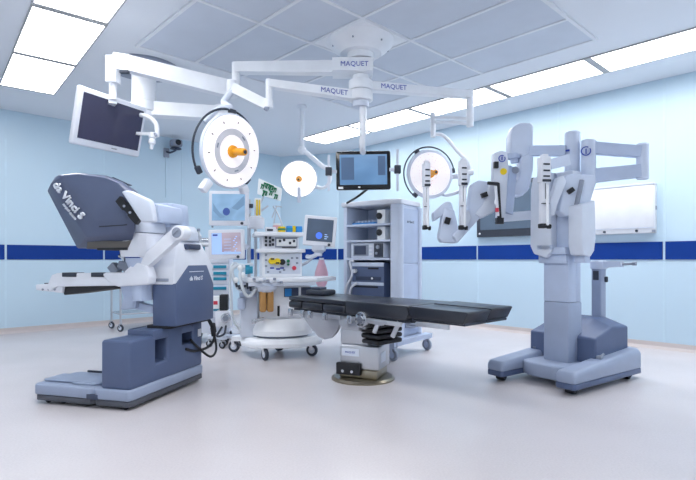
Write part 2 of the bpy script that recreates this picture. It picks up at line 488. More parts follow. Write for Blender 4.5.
def ceiling_monitor_left():
    t = thing('hanging_monitor', 'white-framed dark flat screen hanging tilted from the long jointed ceiling arm', 'monitor', (MT.x, MT.y, 0), 0)
    G = lambda px, py, Y: KL(t, px, py, Y)
    e = G(236, 68, 4.63)
    hub_arm(t, 2.76, e, f=None, r=0.10)
    b = B(); b.beam((0.11, 0, 2.76), (-0.26, 0, 2.76), 0.215, 0.118, 0.02); sl_ = obj('hub_sleeve', b, 'white_enamel', t)
    lettering('lettering', 'MAQUET', 0.062, basis((-0.06, -0.109, 2.758), (1, 0, 0), (0, 0, 1)), 'letter_blue', sl_)
    b = B(); b.cyl(e + V((0, 0, 0.05)), e + V((0, 0, -0.26)), 0.038, n=24, bev=0.006); obj('elbow_post', b, 'white_enamel', t)
    p0, p1 = G(228, 89, 4.62), G(126, 63.5, 4.12)
    b = B(); b.beam(p0, p1, 0.085, 0.15, 0.02, w1=0.08, h1=0.125); b.cyl(p0+V((0.03, 0, -0.07)), p0+V((0.03, 0, 0.07)), 0.06, n=24); sp = obj('spring_arm', b, 'white_enamel', t)
    b = B(); q = G(118, 66, 4.07); b.beam(p1 + (p0-p1).normalized()*0.02, G(113, 62, 4.08), 0.085, 0.13, 0.02); b.beam(G(113, 57, 4.08), G(113, 83, 4.08), 0.085, 0.085, 0.02, up=(0, 1, 0)); obj('elbow_head', b, 'white_enamel', t)
    b = B(); b.box(*(lambda c: (c.x-0.035, c.x+0.035, c.y-0.02, c.y+0.02, c.z-0.012, c.z+0.012))(G(124.5, 72, 4.07)), 0.003); obj('latch', b, 'dark_grey', t)
    TL, TR, BL = G(84, 86, 3.86), G(149, 109, 4.57), G(68, 143, 3.86)
    BR = G(138, 157, 4.57)
    r = ((TR-TL)+(BR-BL))/2; u = ((TL-BL)+(TR-BR))/2; c = (TL+TR+BL+BR)/4
    w, h = r.length, u.length
    mtx = basis(c, r, u)
    b = B(); top = mtx @ V((-0.01, h/2-0.06, -0.05)); b.cyl(G(113, 82, 4.10), (G(113, 82, 4.10).x, G(113, 82, 4.10).y, top.z), 0.03, n=20); b.beam((G(113, 82, 4.10).x, G(113, 82, 4.10).y, top.z), top, 0.06, 0.06, 0.01); obj('drop_pole', b, 'white_enamel', t)
    c_, s_ = monitor_parts(t, mtx, w, h, 0.045, 'white_plastic', 'ink_screen', 0.04, 0.018, 0.056)
    lettering('lettering', 'MAQUET', 0.016, mtx @ Matrix.Translation((0.06, -h/2+0.03, 0.0006)), 'letter_grey', c_)
    b = B()
    P = lambda x, y, z: mtx @ V((x, y, z))
    g = [G(136, 114, 4.5), G(148, 117, 4.45), G(156, 124, 4.42), G(157, 137, 4.42)]
    b.tube(g, 0.02, 10, 6); hd = obj('side_handle', b, 'white_enamel', t)
    b = B(); b.beam(G(136, 133.5, 4.5), G(152, 134, 4.43), 0.03, 0.025, 0.006); b.lathe([(0.0, 0.0), (0.028, 0.006), (0.032, 0.05), (0.022, 0.06), (0.03, 0.075), (0.03, 0.1), (0.016, 0.115), (0.014, 0.15), (0.0, 0.155)], G(153, 132, 4.42), (-0.1, 0, -1), 16)
    obj('camera_grip', b, 'white_enamel', hd)
    b = B(); b.cyl(G(155, 133, 4.39), G(156, 136, 4.39), 0.012, n=10); obj('set_screw', b, 'mid_grey', hd)
ceiling_monitor_left()

def lamp_head(t, c, n, Rr, up=(0, 0, 1), ringarc=(60, 300), sections=True, dots=True, blocks=True, tilt=0, lens=0.94, ringz=-0.02, lens_m='lamp_face'):
    n = V(n).normalized(); u = V(up); u = (u - n*u.dot(n)).normalized(); r = u.cross(n)
    m = basis(c, r, u)
    if tilt: m = m @ Matrix.Rotation(R(tilt), 4, 'Z')
    b = B(m); b.lathe([(0.0, -Rr*0.26), (Rr*0.45, -Rr*0.25), (Rr*0.8, -Rr*0.19), (Rr*0.97, -Rr*0.1), (Rr, -0.01), (Rr*0.985, 0.004), (Rr*0.955, 0.008), (0, 0.008)], n=56)
    head = obj('lamp_head', b, 'light_grey', t)
    if sections:
        b = B(m); b.ring((0, 0, 0), Rr*0.60, Rr*0.95, 0.0085, 0.014, 56); obj('outer_lens', b, 'lamp_face', head)
        b = B(m); b.ring((0, 0, 0), Rr*0.43, Rr*0.60, 0.0085, 0.016, 48); obj('middle_ring', b, 'led_ring', head)
        b = B(m); b.cyl((0, 0, 0.0085), (0, 0, 0.013), Rr*0.43, n=48); obj('inner_lens', b, 'lamp_face', head)
        for k in range(10):
            b = B(m); a = 2*PI*k/10+0.2
            b.box(-Rr*0.03, Rr*0.03, -0.004, 0.004, 0.0145, 0.0165, mtx=Matrix.Rotation(a, 4, 'Z') @ Matrix.Translation((Rr*0.78, 0, 0)))
            obj('lens_mark', b, 'dark_grey', head)
        for k in range(3):
            b = B(m); b.box(-0.006, 0.006, -0.02, 0.02, 0.0165, 0.02, mtx=Matrix.Rotation(2*PI*k/3+0.9, 4, 'Z') @ Matrix.Translation((Rr*0.52, 0, 0)))
            obj('ring_clip', b, 'mid_grey', head)
    else:
        b = B(m); b.cyl((0, 0, 0.0085), (0, 0, 0.013), Rr*lens, n=56); obj('lens', b, lens_m, head)
        if dots:
            b = B(m)
            for k in range(26):
                for q in range(1, 7):
                    a = 2*PI*k/26; rr = Rr*(0.20 + 0.60*q/6.0 - 0.02*(k % 2))
                    b.cyl((rr*math.cos(a), rr*math.sin(a), 0.0125), (rr*math.cos(a), rr*math.sin(a), 0.0142), Rr*0.019, n=6)
            obj('lens_marks', b, 'lamp_dot', head)
    b = B(m); b.lathe([(Rr*0.17, 0.012), (Rr*0.16, 0.03), (Rr*0.09, 0.04), (Rr*0.085, 0.07), (Rr*0.10, 0.09), (Rr*0.10, 0.15), (Rr*0.085, 0.165), (0, 0.168)], n=24)
    hn = obj('sterile_handle', b, 'orange', head, 'orange handle')
    b = B(m); b.cyl((0, 0, 0.166), (0, 0, 0.171), Rr*0.05, n=14); obj('handle_tip', b, 'dark_grey', hn)
    if ringarc:
        b = B(m); b.arc((0, 0, ringz), Rr*1.10, Rr*0.03, ringarc[0], ringarc[1], 40, 8); rg = obj('handle_ring', b, 'dark_grey', t)
        for a in (ringarc[0], (ringarc[0]+ringarc[1])/2, ringarc[1]):
            b = B(m); b.box(-Rr*0.07, Rr*0.07, -Rr*0.10, Rr*0.10, ringz-0.015, ringz+0.02, 0.006, mtx=Matrix.Rotation(R(a), 4, 'Z') @ Matrix.Translation((Rr*1.06, 0, 0)))
            obj('ring_clip', b, 'dark_grey', rg)
    return m, head

def lamp_one():
    t = thing('surgical_light', 'big round white surgical light with black ring, left of the ceiling mount', 'surgical light', (MT.x, MT.y, 0), 0, 'surgical lights')
    G = lambda px, py, Y: KL(t, px, py, Y)
    e = G(269, 84, 4.40)
    hub_arm(t, 2.545, e, w=0.095, h=0.082, zj=(2.455, 2.545), f=0.24)
    b = B(); b.cyl(e+V((0, 0, 0.04)), e+V((0, 0, -0.20)), 0.03, n=20, bev=0.005); obj('elbow_post', b, 'white_enamel', t)
    b = B(); b.beam(G(266, 105, 4.40), G(232, 88, 4.36), 0.06, 0.085, 0.015); b.cyl(G(268, 101, 4.40), G(268, 108, 4.40), 0.045, n=20); obj('spring_arm', b, 'white_enamel', t)
    b = B(); b.cyl(G(265, 107.5, 4.38), G(268, 109.5, 4.38), 0.022, n=12); obj('joint_cap', b, 'mid_grey', t)
    c = G(231.5, 151.5, 4.2)
    m, h = lamp_head(t, c, (0.80, -0.58, -0.15), 0.311, ringarc=(-40, 216), ringz=-0.06)
    b = B(); top = m @ V((0, 0.36, -0.06)); b.tube([G(233, 90, 4.36), G(227, 97, 4.34), G(224, 103, 4.30), top], 0.028, 12, 5)
    b.tube([top, m @ V((-0.1, 0.33, -0.1)), m @ V((-0.2, 0.2, -0.13))], 0.022, 10, 5); obj('yoke', b, 'light_grey', t)
    for ang in (236, 304):
        b = B(m); b.box(-0.08, 0.03 if ang < 270 else -0.01, -0.033, 0.033, -0.06, 0.01, 0.012, mtx=Matrix.Rotation(R(ang), 4, 'Z') @ Matrix.Translation((0.40, 0, 0)))
        obj('grip', b, 'white_plastic', t)
lamp_one()

def lamp_two():
    t = thing('surgical_light', 'small round white surgical light with orange hub, hanging left of the black monitor', 'surgical light', K(302, 100, 6.6).to_2d().to_3d(), 0, 'surgical lights')
    G = lambda px, py, Y: KL(t, px, py, Y)
    b = B(); z = HCEIL
    p = G(302, 150, 6.6); b.cyl((p.x, p.y, p.z), (p.x, p.y, z-0.04), 0.03, n=16); b.cyl((p.x, p.y, z-0.045), (p.x, p.y, z-0.001), 0.06, n=28, bev=0.01); obj('ceiling_post', b, 'ceiling_paint', t)
    b = B(); b.ball(p, 0.055); b.tube([p, G(308, 154, 6.6), G(322, 166, 6.6), G(330, 169, 6.62)], 0.03, 10, 4); obj('spring_arm', b, 'white_enamel', t)
    m, h = lamp_head(t, G(299, 179, 6.45), (0.05, -0.97, -0.2), 0.238, ringarc=None, sections=False, dots=False, lens_m='lamp_lit')
    b = B(); b.tube([G(330, 169, 6.62), G(330, 181, 6.62), G(322, 188, 6.6), G(308, 183, 6.58)], 0.022, 10, 5); obj('yoke', b, 'white_enamel', t)
    b = B(m); b.box(-0.022, 0.022, -0.30, -0.1, 0.016, 0.045, 0.01); obj('light_guard', b, 'light_grey', h)
lamp_two()

def lamp_three():
    t = thing('surgical_light', 'round surgical light of many small dots with black ring, right of the black monitor', 'surgical light', (MT.x, MT.y, 0), 0, 'surgical lights')
    G = lambda px, py, Y: KL(t, px, py, Y)
    e = G(470, 95, 4.91)
    hub_arm(t, 2.60, e, w=0.095, h=0.082, zj=(2.552, 2.64), f=0.22)
    b = B(); b.cyl(e+V((0, 0, 0.05)), e+V((0, 0, -0.31)), 0.035, n=20, bev=0.005); obj('elbow_post', b, 'white_enamel', t)
    b = B(); b.tube([G(470, 124, 4.91), G(456, 122.5, 5.1), G(434, 122, 5.4)], 0.017, 8, 1); b.tube([G(470, 119, 4.91), G(456, 118, 5.1), G(434, 117.5, 5.4)], 0.017, 8, 1)
    b.cyl(G(433, 113, 5.4), G(433, 137, 5.4), 0.028, n=18); obj('link_arm', b, 'white_enamel', t)
    b = B(); b.tube([G(433, 134, 5.4), G(444, 136, 5.4), G(458, 152, 5.45), G(468, 163, 5.5), G(469, 171, 5.55)], 0.019, 10, 4); b.cyl(G(465, 172, 5.55), G(473, 172, 5.55), 0.035, n=14); obj('spring_arm', b, 'white_enamel', t)
    m, h = lamp_head(t, G(430, 174, 5.6), (0.24, -0.95, -0.04), 0.274, ringarc=(10, 235), sections=False, lens=0.86)
    b = B(); b.tube([G(469, 172, 5.55), G(467, 184, 5.6), G(460, 191, 5.66), G(444, 195, 5.72), G(436, 184, 5.74)], 0.02, 10, 5); b.cyl(G(452, 177, 5.6), G(466, 175, 5.56), 0.025, n=12); obj('yoke', b, 'light_grey', t)
lamp_three()

def center_monitor():
    t = thing('hanging_monitor', 'black-framed blue screen hanging between two side rails from the ceiling mount', 'monitor', (MT.x, MT.y, 0), 0)
    G = lambda px, py, Y: KL(t, px, py, Y)
    Yc = 4.72
    TL, TR, BR, BL = G(335.5, 151, Yc), G(390.5, 150.5, Yc), G(391, 189, Yc), G(336.5, 190, Yc)
    r = (TR-TL)+(BR-BL); u = (TL-BL)+(TR-BR); c = (TL+TR+BL+BR)/4
    w, h = r.length/2, u.length/2; m = basis(c, r, u)
    c_, s_ = monitor_parts(t, m, w, h, 0.06, 'black_gloss', 'blue_screen', 0.035, 0.018, 0.045)
    b = B(m); b.box(-w/2+0.02, -w/2+0.065, -h/2+0.008, -h/2+0.028, 0.0005, 0.002); obj('sticker', b, 'chart_white', c_); b = B(m); b.box(-0.05, -0.03, -h/2+0.016, -h/2+0.028, 0.0005, 0.002); obj('sticker', b, 'chart_white', c_)
    b = B(m); b.box(-w/2+0.05, -w/2+0.17, -0.09, 0.12, 0.003, 0.0034); obj('picture_shade', b, 'shade_screen', s_)
    b = B(m); b.box(w/2-0.12, w/2-0.05, -0.05, 0.13, 0.003, 0.0034); obj('picture_shade', b, 'shade_screen', s_)
    b = B(m); b.cyl((0.0, h/2-0.005, -0.03), (0, h/2+0.03, -0.03), 0.014, n=10); obj('top_knob', b, 'black_rubber', c_)
    for px in (328.7, 397.5):
        top, bot = G(px, 155 if px < 340 else 149.5, Yc), G(px, 191, Yc)
        b = B(); b.beam(top, bot, 0.022, 0.02, 0.003, up=(0, 1, 0)); rl = obj('side_rail', b, 'light_grey', t)
        mid = G(px, 171.5 if px < 340 else 169.5, Yc)
        b = B(); b.box(mid.x-0.03, mid.x+0.03, mid.y-0.025, mid.y+0.02, mid.z-0.038, mid.z+0.038, 0.005); obj('clamp', b, 'dark_grey', rl)
        b = B(); s = 1 if px < 340 else -1; b.beam(mid, mid + V((s*0.075, 0.01, 0)), 0.02, 0.03, 0.004); obj('bracket', b, 'light_grey', rl)
    b = B(); p = G(364, 172, Yc+0.09)
    b.cyl((0.02, 0, 2.42), (0.02, 0, 2.14), 0.032, n=18); b.tube([(0.02, 0, 2.2), (0.015, 0.03, 2.05), (p.x, p.y, 1.95), (p.x, p.y, p.z)], 0.028, 12, 5); b.box(p.x-0.06, p.x+0.06, p.y-0.035, p.y+0.005, p.z-0.06, p.z+0.06, 0.01); obj('drop_post', b, 'white_enamel', t)
    b = B(); b.cyl((0.0, 0, 2.40), (0.0, 0, 2.45), 0.075, n=24); obj('collar', b, 'light_grey', t)
    b = B(); b.tube([G(369, 188, Yc+0.05), G(357, 197, Yc+0.2), G(347, 203, 5.2)], 0.011, 8, 4); obj('cable', b, 'black_rubber', t)
center_monitor()

def left_pendant():
    c = K(144, 67, 5.3)
    t = thing('ceiling_pendant', 'thick white ceiling column on a round flange behind the tilted white monitor', 'pendant', (c.x, c.y, 0), 0)
    G = lambda px, py, Y: KL(t, px, py, Y)
    b = B(); b.lathe([(0.36, HCEIL-0.001), (0.36, HCEIL-0.03), (0.34, HCEIL-0.04), (0.15, HCEIL-0.045)], n=48); obj('ceiling_flange', b, 'mid_grey', t)
    b = B(); b.cyl((0, 0, 2.66), (0, 0, HCEIL-0.04), 0.122, n=36); b.cyl((0, 0, 2.55), (0, 0, 2.66), 0.128, n=36, bev=0.012); obj('column', b, 'white_enamel', t)
    e = G(222, 114, 5.5)
    b = B(); b.beam((0, 0, 2.58), e, 0.15, 0.14, 0.03); b.cyl((e.x, e.y, e.z-0.16), (e.x, e.y, e.z+0.09), 0.085, n=28, bev=0.01); b.cyl((0, 0, 2.49), (0, 0, 2.58), 0.11, n=30, bev=0.01); obj('arm', b, 'white_enamel', t)
left_pendant()
# ------------------------------------------------------------------ surgeon console
def surgeon_console():
    t = thing('surgeon_console', 'slate blue and white robot control console with big visor hood, at the left', 'surgeon console', (-1.43, 3.30, 0), math.degrees(math.atan2(-0.26, 0.966)))
    P = lambda px, py, **k: PL(t, px, py, **k)
    foot = [(-0.80, 0.03), (-0.77, 0.0), (-0.32, 0.0), (-0.30, 0.03), (-0.27, 0.0), (-0.02, 0.0), (0.0, 0.03), (0.0, 0.89), (-0.03, 0.92), (-0.26, 0.92), (-0.28, 0.88), (-0.30, 0.42), (-0.76, 0.42), (-0.80, 0.38)]
    b = B(); b.prism([(x*0.985-0.002, 0.006+y*0.985) for x, y in foot], 'z', 0.022, 0.062, 0.008); obj('base_skirt', b, 'skirt_grey', t)
    b = B(); b.prism(foot, 'z', 0.062, 0.135, 0.014, 3); bp = obj('base_plate', b, 'slate_light', t)
    b = B(); b.box(-0.56, -0.40, 0.10, 0.22, 0.13, 0.142, 0.004); b.box(-0.70, -0.32, 0.40, 0.418, 0.135, 0.15, 0.004); obj('foot_pedal', b, 'dark_grey', bp)
    b = B(); b.box(-0.34, -0.25, -0.003, 0.02, 0.062, 0.095, 0.003); obj('pedal_recess', b, 'slate_deep', bp)
    b = B(); b.box(-0.78, -0.30, 0.08, 0.26, 0.136, 0.155, 0.01); b.box(-0.52, -0.33, 0.06, 0.30, 0.136, 0.147, 0.005); obj('pedal_tray', b, 'slate_light', bp)
    for x, y in ((-0.06, 0.04), (-0.06, 0.87), (-0.70, 0.05), (-0.58, 0.06), (-0.70, 0.36), (-0.24, 0.86)):
        caster(t, (x, y, 0), 0.028, 'black_rubber', 'mid_grey', 'mid_grey', ang=-10, top=0.062)
    # lower body with two through openings
    prof = [(0.02, 0.13), (0.91, 0.13), (0.91, 0.50), (0.77, 0.50), (0.77, 0.335), (0.63, 0.335), (0.63, 0.50), (0.43, 0.50), (0.43, 0.26), (0.30, 0.26), (0.30, 0.46), (0.02, 0.46)]
    b = B(); b.prism(prof, 'x', -0.245, -0.015, 0.022, 3); lb = obj('lower_body', b, 'slate_mid', t)
    b = B(); b.box(-0.235, -0.018, 0.27, 0.905, 0.425, 0.497, 0.008); obj('bridge_bar', b, 'slate_mid', lb)
    b = B(); b.box(-0.23, -0.21, 0.29, 0.82, 0.24, 0.50); obj('opening_shade', b, 'slate_deep', lb)  # dark sheet put behind the openings in place of their shade
    b = B(); b.box(-0.016, -0.012, 0.84, 0.885, 0.37, 0.43); obj('rating_label', b, 'white_plastic', lb)
    b = B(); b.box(-0.15, 0.05, 0.375, 0.895, 0.495, 0.52, 0.004); obj('body_gasket', b, 'black_rubber', t)
    # tower
    b = B(); b.box(-0.10, 0.082, 0.372, 0.905, 0.515, 0.83, 0.008)
    b.prism([(0.90, 0.515), (0.905, 0.80), (0.80, 0.955), (0.545, 0.955), (0.378, 0.82), (0.372, 0.515)], 'x', 0.04, 0.092, 0.006); ub = obj('tower_body', b, 'slate_mid', t)
    b = B(); r0 = lambda z, x0, x1, y0, y1: [(x0, y0, z), (x1, y0, z), (x1, y1, z), (x0, y1, z)]
    b.loft([r0(0.81, -0.104, 0.086, 0.366, 0.91), r0(0.955, -0.106, 0.086, 0.372, 0.905), r0(1.135, -0.075, 0.045, 0.47, 0.80)], 0.022, 3); sh = obj('tower_shell', b, 'white_plastic', t)
    b = B(); b.box(-0.09, 0.09, 0.54, 0.72, 1.075, 1.118, 0.012); b.box(-0.05, 0.03, 0.55, 0.71, 1.11, 1.142, 0.008); obj('grip_recess', b, 'slate_deep', sh)
    b = B(); b.box(-0.08, 0.04, 0.360, 0.372, 0.84, 0.862, 0.003); obj('side_slot', b, 'mid_grey', sh)
    m = basis(V((0.0935, 0.64, 0.855)), (0, 1, 0), (0, 0, 1))
    lettering('lettering', 'da Vinci S', 0.046, m, 'letter_white', ub, 0.2, bold=0.001)
    b = B(); b.box(0.0925, 0.094, 0.55, 0.75, 0.905, 0.910); obj('printed_line', b, 'letter_white', ub)
    # neck column and hood carrier
    c = P(142.5, 246, y=0.38)
    def rr(cx, cy, z, hx, hy, n=20, p=3.2):
        out = []
        for i in range(n):
            a = 2*PI*i/n; ca, sa = math.cos(a), math.sin(a)
            k = (abs(ca)**p + abs(sa)**p) ** (-1/p)
            out.append((cx + hx*k*ca, cy + hy*k*sa, z))
        return out
    zA = lambda py: P(143, py, y=0.38).z
    hw = 0.118
    b = B(); b.loft([rr(c.x, 0.38, zA(257), hw*0.98, 0.15), rr(c.x, 0.38, zA(251), hw*1.02, 0.16), rr(c.x, 0.38, zA(234), hw*1.05, 0.165)], 0.006); nk = obj('neck_drum', b, 'white_plastic', t)
    c2 = P(146.5, 228, y=0.38)
    b = B(); b.loft([rr(c2.x, 0.38, zA(233.5), 0.103, 0.15), rr(c2.x, 0.38, zA(222.5), 0.103, 0.15)], 0.012); obj('neck_cap', b, 'light_grey', t)
    b = B(); b.loft([rr(c.x+0.01, 0.38, zA(272), 0.07, 0.10), rr(c.x+0.01, 0.38, zA(258), 0.10, 0.135)], 0.004); b.loft([rr(c.x+0.02, 0.38, zA(300), 0.06, 0.10), rr(c.x+0.02, 0.38, zA(270), 0.065, 0.11)]); obj('neck_taper', b, 'cool_grey', t)
    q = P(170.5, 216, y=0.62)
    b = B(); b.loft([rr(q.x, 0.62, P(170, 228, y=0.62).z, 0.108, 0.15), rr(q.x, 0.62, P(170, 214, y=0.62).z, 0.105, 0.15), rr(q.x, 0.62, P(170, 205, y=0.62).z, 0.10, 0.14)], 0.008); obj('rear_housing', b, 'cool_grey', t)
    b = B(); qq = [P(x, y, y=0.62) for x, y in ((161, 225), (187, 226), (190, 232), (191, 241), (178, 245), (160, 240))]
    b.prism([(v.x, v.z) for v in qq], 'y', 0.50, 0.74, 0.012); obj('rear_plate', b, 'light_grey', t)
    b = B(); qq = [P(x, y, y=0.08) for x, y in ((121, 191.5), (126, 190), (131, 191), (150, 200), (152, 206), (154.5, 222), (141, 222))]
    b.prism([(v.x, v.z) for v in qq], 'y', 0.075, 0.125, 0.014, 3); obj('hood_bracket', b, 'light_grey', t)
    b = B(); qq = [P(x, y, y=0.30) for x, y in ((150, 202), (158, 205), (160, 222), (150, 222))]
    b.prism([(v.x, v.z) for v in qq], 'y', 0.30, 0.6, 0.01); obj('hood_carrier', b, 'cool_grey', t)
    b = B()
    for (x, y), (x1, y1) in (((119, 199), (126, 208)), ((126, 205), (133, 214)), ((131, 213), (139, 222))):
        b.beam(P(x, y, y=0.115), P(x1, y1, y=0.115), 0.03, 0.05, 0.008)
    hg = obj('hood_hinge', b, 'black_rubber', t)
    for bx, by in ((124, 206), (130, 212.5)):
        b = B(); b.cyl(P(bx, by, y=0.092), P(bx, by, y=0.105), 0.009, n=12); obj('hinge_bolt', b, 'mid_grey', hg)
    # hood: sections across the width, mirrored about y = .45
    sec = []
    s0 = [(61.5, 177), (64, 175.2), (78, 174), (106, 177.5), (118, 182.5), (131, 197), (134.5, 219), (97, 221)]
    s1 = [(50, 184.5), (58, 175.2), (77.7, 173.1), (106.5, 176.3), (120, 182), (137, 193), (135, 232), (87, 237)]
    s2 = [(47.2, 191), (55.5, 176.5), (77, 172.6), (107, 175.6), (123, 182), (139, 193), (130, 247.5), (77, 248.3)]
    ys = [0.13, 0.16, 0.27]
    for pts, y in zip((s0, s1, s2), ys): sec.append([P(x, yy, y=y) for x, yy in pts])
    far = []
    for sc, (yy, dx) in zip(sec[::-1], ((0.60, 0), (0.70, -2), (0.73, -5))):
        mir = [V((v.x, yy, v.z)) for v in sc]
        for i_, (qx, qy) in {3: (112, 177.5), 4: (126, 184.5), 5: (138, 194), 6: (130, 236)}.items(): mir[i_] = P(qx + dx, qy, y=yy)
        far.append(mir)
    b = B(); b.loft(sec + far, 0.012, 3, 14); hood = obj('visor_hood', b, 'slate_dark', t, ang=40)
    R1, R2, E1, E2 = sec[0][0], sec[0][7], sec[1][0], sec[1][7]
    cc = (R1 + R2 + E1 + E2) / 4; rt = (R2 - R1).normalized(); up = (R1 + R2 - E1 - E2)
    mm = basis(cc, rt, up); nn = V((mm[0][2], mm[1][2], mm[2][2]))
    mm.translation = cc + nn*0.012 - rt*0.05 
    lettering('lettering', 'da Vinci S', 0.09, mm, 'letter_white', hood, 0.2, 0.006, bold=0.001)
    m3 = mm.copy(); m3.translation = mm.translation - V((mm[0][1], mm[1][1], mm[2][1]))*0.058 + rt*0.06
    lettering('lettering', 'surgical system', 0.026, m3, 'letter_white', hood, 0.0, 0.006)
    b = B(); qq = [P(x, y, y=0.2) for x, y in ((86, 240.5), (125, 241), (130, 240), (126, 248.6), (85, 248.9))]
    b.prism([(v.x, v.z) for v in qq], 'y', 0.212, 0.66, 0.004); obj('viewer_recess', b, 'brown_recess', hood)
    b = B(); qq = [P(x, y, y=0.2) for x, y in ((96, 247.8), (126, 247.4), (126, 250), (96, 250.2))]
    b.prism([(v.x, v.z) for v in qq], 'y', 0.208, 0.64, 0.003); obj('head_rest', b, 'black_rubber', hood)
    b = B(); b.beam(P(100, 226, y=0.15), P(128, 224, y=0.15), 0.02, 0.02, 0.004); obj('hood_vent', b, 'hood_lining', hood)
    # swing arm and arm rest
    y0 = 0.30
    b = B(); b.beam(P(179.5, 232.5, y=y0+0.02), P(131, 276, y=y0), 0.07, 0.085, 0.018, up=(0, 0, 1)); pv = P(180.5, 233, y=y0); b.cyl((pv.x, y0-0.045, pv.z), (pv.x, y0+0.06, pv.z), 0.052, n=28, bev=0.008); sa = obj('swing_arm', b, 'white_plastic', t)
    b = B(); b.cyl((pv.x, y0-0.05, pv.z), (pv.x, y0-0.044, pv.z), 0.036, n=24); b.beam((pv.x-0.02, y0-0.053, pv.z-0.01), (pv.x+0.01, y0-0.053, pv.z+0.02), 0.012, 0.01); obj('pivot_cap', b, 'mid_grey', sa)
    qq = [P(x, y, y=y0) for x, y in ((107, 272.5), (131, 272.5), (141, 262), (150, 266), (153, 276), (152, 284.5), (122, 286.5), (116, 285), (107, 276))]
    b = B(); b.prism([(v.x, v.z) for v in qq], 'y', y0-0.045, y0+0.05, 0.014, 3); eb = obj('arm_elbow', b, 'white_plastic', t)
    qq = [P(x, y, y=y0) for x, y in ((55, 275), (60, 273), (110, 273), (118, 285.5), (60, 286.5), (53, 291), (50, 287))]
    b = B(); b.prism([(v.x, v.z) for v in qq], 'y', y0-0.035, y0+0.05, 0.008, 3)
    # cross bar on the surgeon's side
    qq = [P(x, y, y=y0) for x, y in ((37.5, 284.5), (53, 283.5), (57, 276), (62, 273), (66, 282), (64, 293), (51, 291.5), (38, 290))]
    b.prism([(v.x, v.z) for v in qq], 'y', y0-0.02, 0.50, 0.008, 3); ar = obj('arm_rest', b, 'white_plastic', t)
    for xa, xb in ((63, 77), (92, 106.5)):
        b = B(); u, w = P(xa, 273.6, y=y0-0.03), P(xb, 273.6, y=y0-0.03); b.box(u.x, w.x, y0-0.042, y0+0.045, u.z-0.024, u.z+0.008, 0.004); obj('rest_pad', b, 'dark_grey', ar)
    u = P(46, 284, y=y0); b = B(); b.box(u.x-0.05, u.x+0.04, y0+0.03, 0.15+y0, u.z-0.002, u.z+0.006, 0.002); obj('touch_pad', b, 'slate_deep', ar)
    for x in (43, 49, 55):
        b = B(); v = P(x, 289.5, y=y0-0.02); b.cyl((v.x, y0-0.026, v.z), (v.x, y0+0.0, v.z), 0.008, n=12); obj('rest_button', b, 'mid_grey', ar)
    qq = [P(x, y, y=y0+0.02) for x, y in ((64, 286), (118, 285.5), (115, 288.5), (66, 295))]
    b = B(); b.prism([(v.x, v.z) for v in qq], 'y', y0+0.0, 0.55, 0.006); obj('under_tray', b, 'black_rubber', ar)
    qq = [P(x, y, y=0.34) for x, y in ((119, 285), (140, 285), (137, 292), (135, 309), (120, 310), (123, 297))]
    b = B(); b.prism([(v.x, v.z) for v in qq], 'y', 0.34, 0.44, 0.01); b.beam(P(132, 304, y=0.4), P(158, 310, y=0.45), 0.08, 0.05, 0.01); obj('support_strut', b, 'cool_grey', t)
    # hand controllers
    for k, yy in enumerate((0.34, 0.58)):
        b = B(); pts = [P(129, 258, y=yy), P(124, 262, y=yy), P(122, 268, y=yy), P(113, 266, y=yy), P(109, 271, y=yy)]
        b.beam(pts[1], pts[2], 0.05, 0.05, 0.01); b.beam(P(112, 265, y=yy), P(118, 273, y=yy), 0.05, 0.06, 0.015); b.beam(P(127, 263, y=yy), P(133, 274, y=yy), 0.07, 0.07, 0.015)
        hc = obj('hand_controller', b, 'mid_grey', t)
        b = B(); b.ball(P(123, 252, y=yy), 0.017); b.ball(P(120, 256, y=yy), 0.014); b.beam(P(123, 252, y=yy), P(124, 262, y=yy), 0.014, 0.014); b.beam(P(120, 256, y=yy), P(124, 260, y=yy), 0.012, 0.012); obj('finger_grip', b, 'steel', hc)
    # cables from the tower down to the base
    b = B(); b.tube([(0.07, 0.86, 0.52), (0.085, 0.90, 0.45), (0.08, 0.93, 0.34), (0.02, 0.93, 0.27), (-0.01, 0.80, 0.26), (-0.012, 0.66, 0.30)], 0.011, 8, 6)
    b.tube([(0.04, 0.89, 0.52), (0.05, 0.97, 0.40), (0.06, 1.0, 0.24), (0.03, 0.95, 0.19), (0.0, 0.80, 0.30), (-0.02, 0.74, 0.36)], 0.010, 8, 6); obj('cable', b, 'black_rubber', t)
    b = B(); b.cyl((0.08, 0.93, 0.40), (0.085, 0.90, 0.47), 0.022, n=12); b.cyl((0.05, 0.98, 0.36), (0.05, 0.96, 0.43), 0.02, n=12); obj('cable_plug', b, 'black_rubber', t)
surgeon_console()

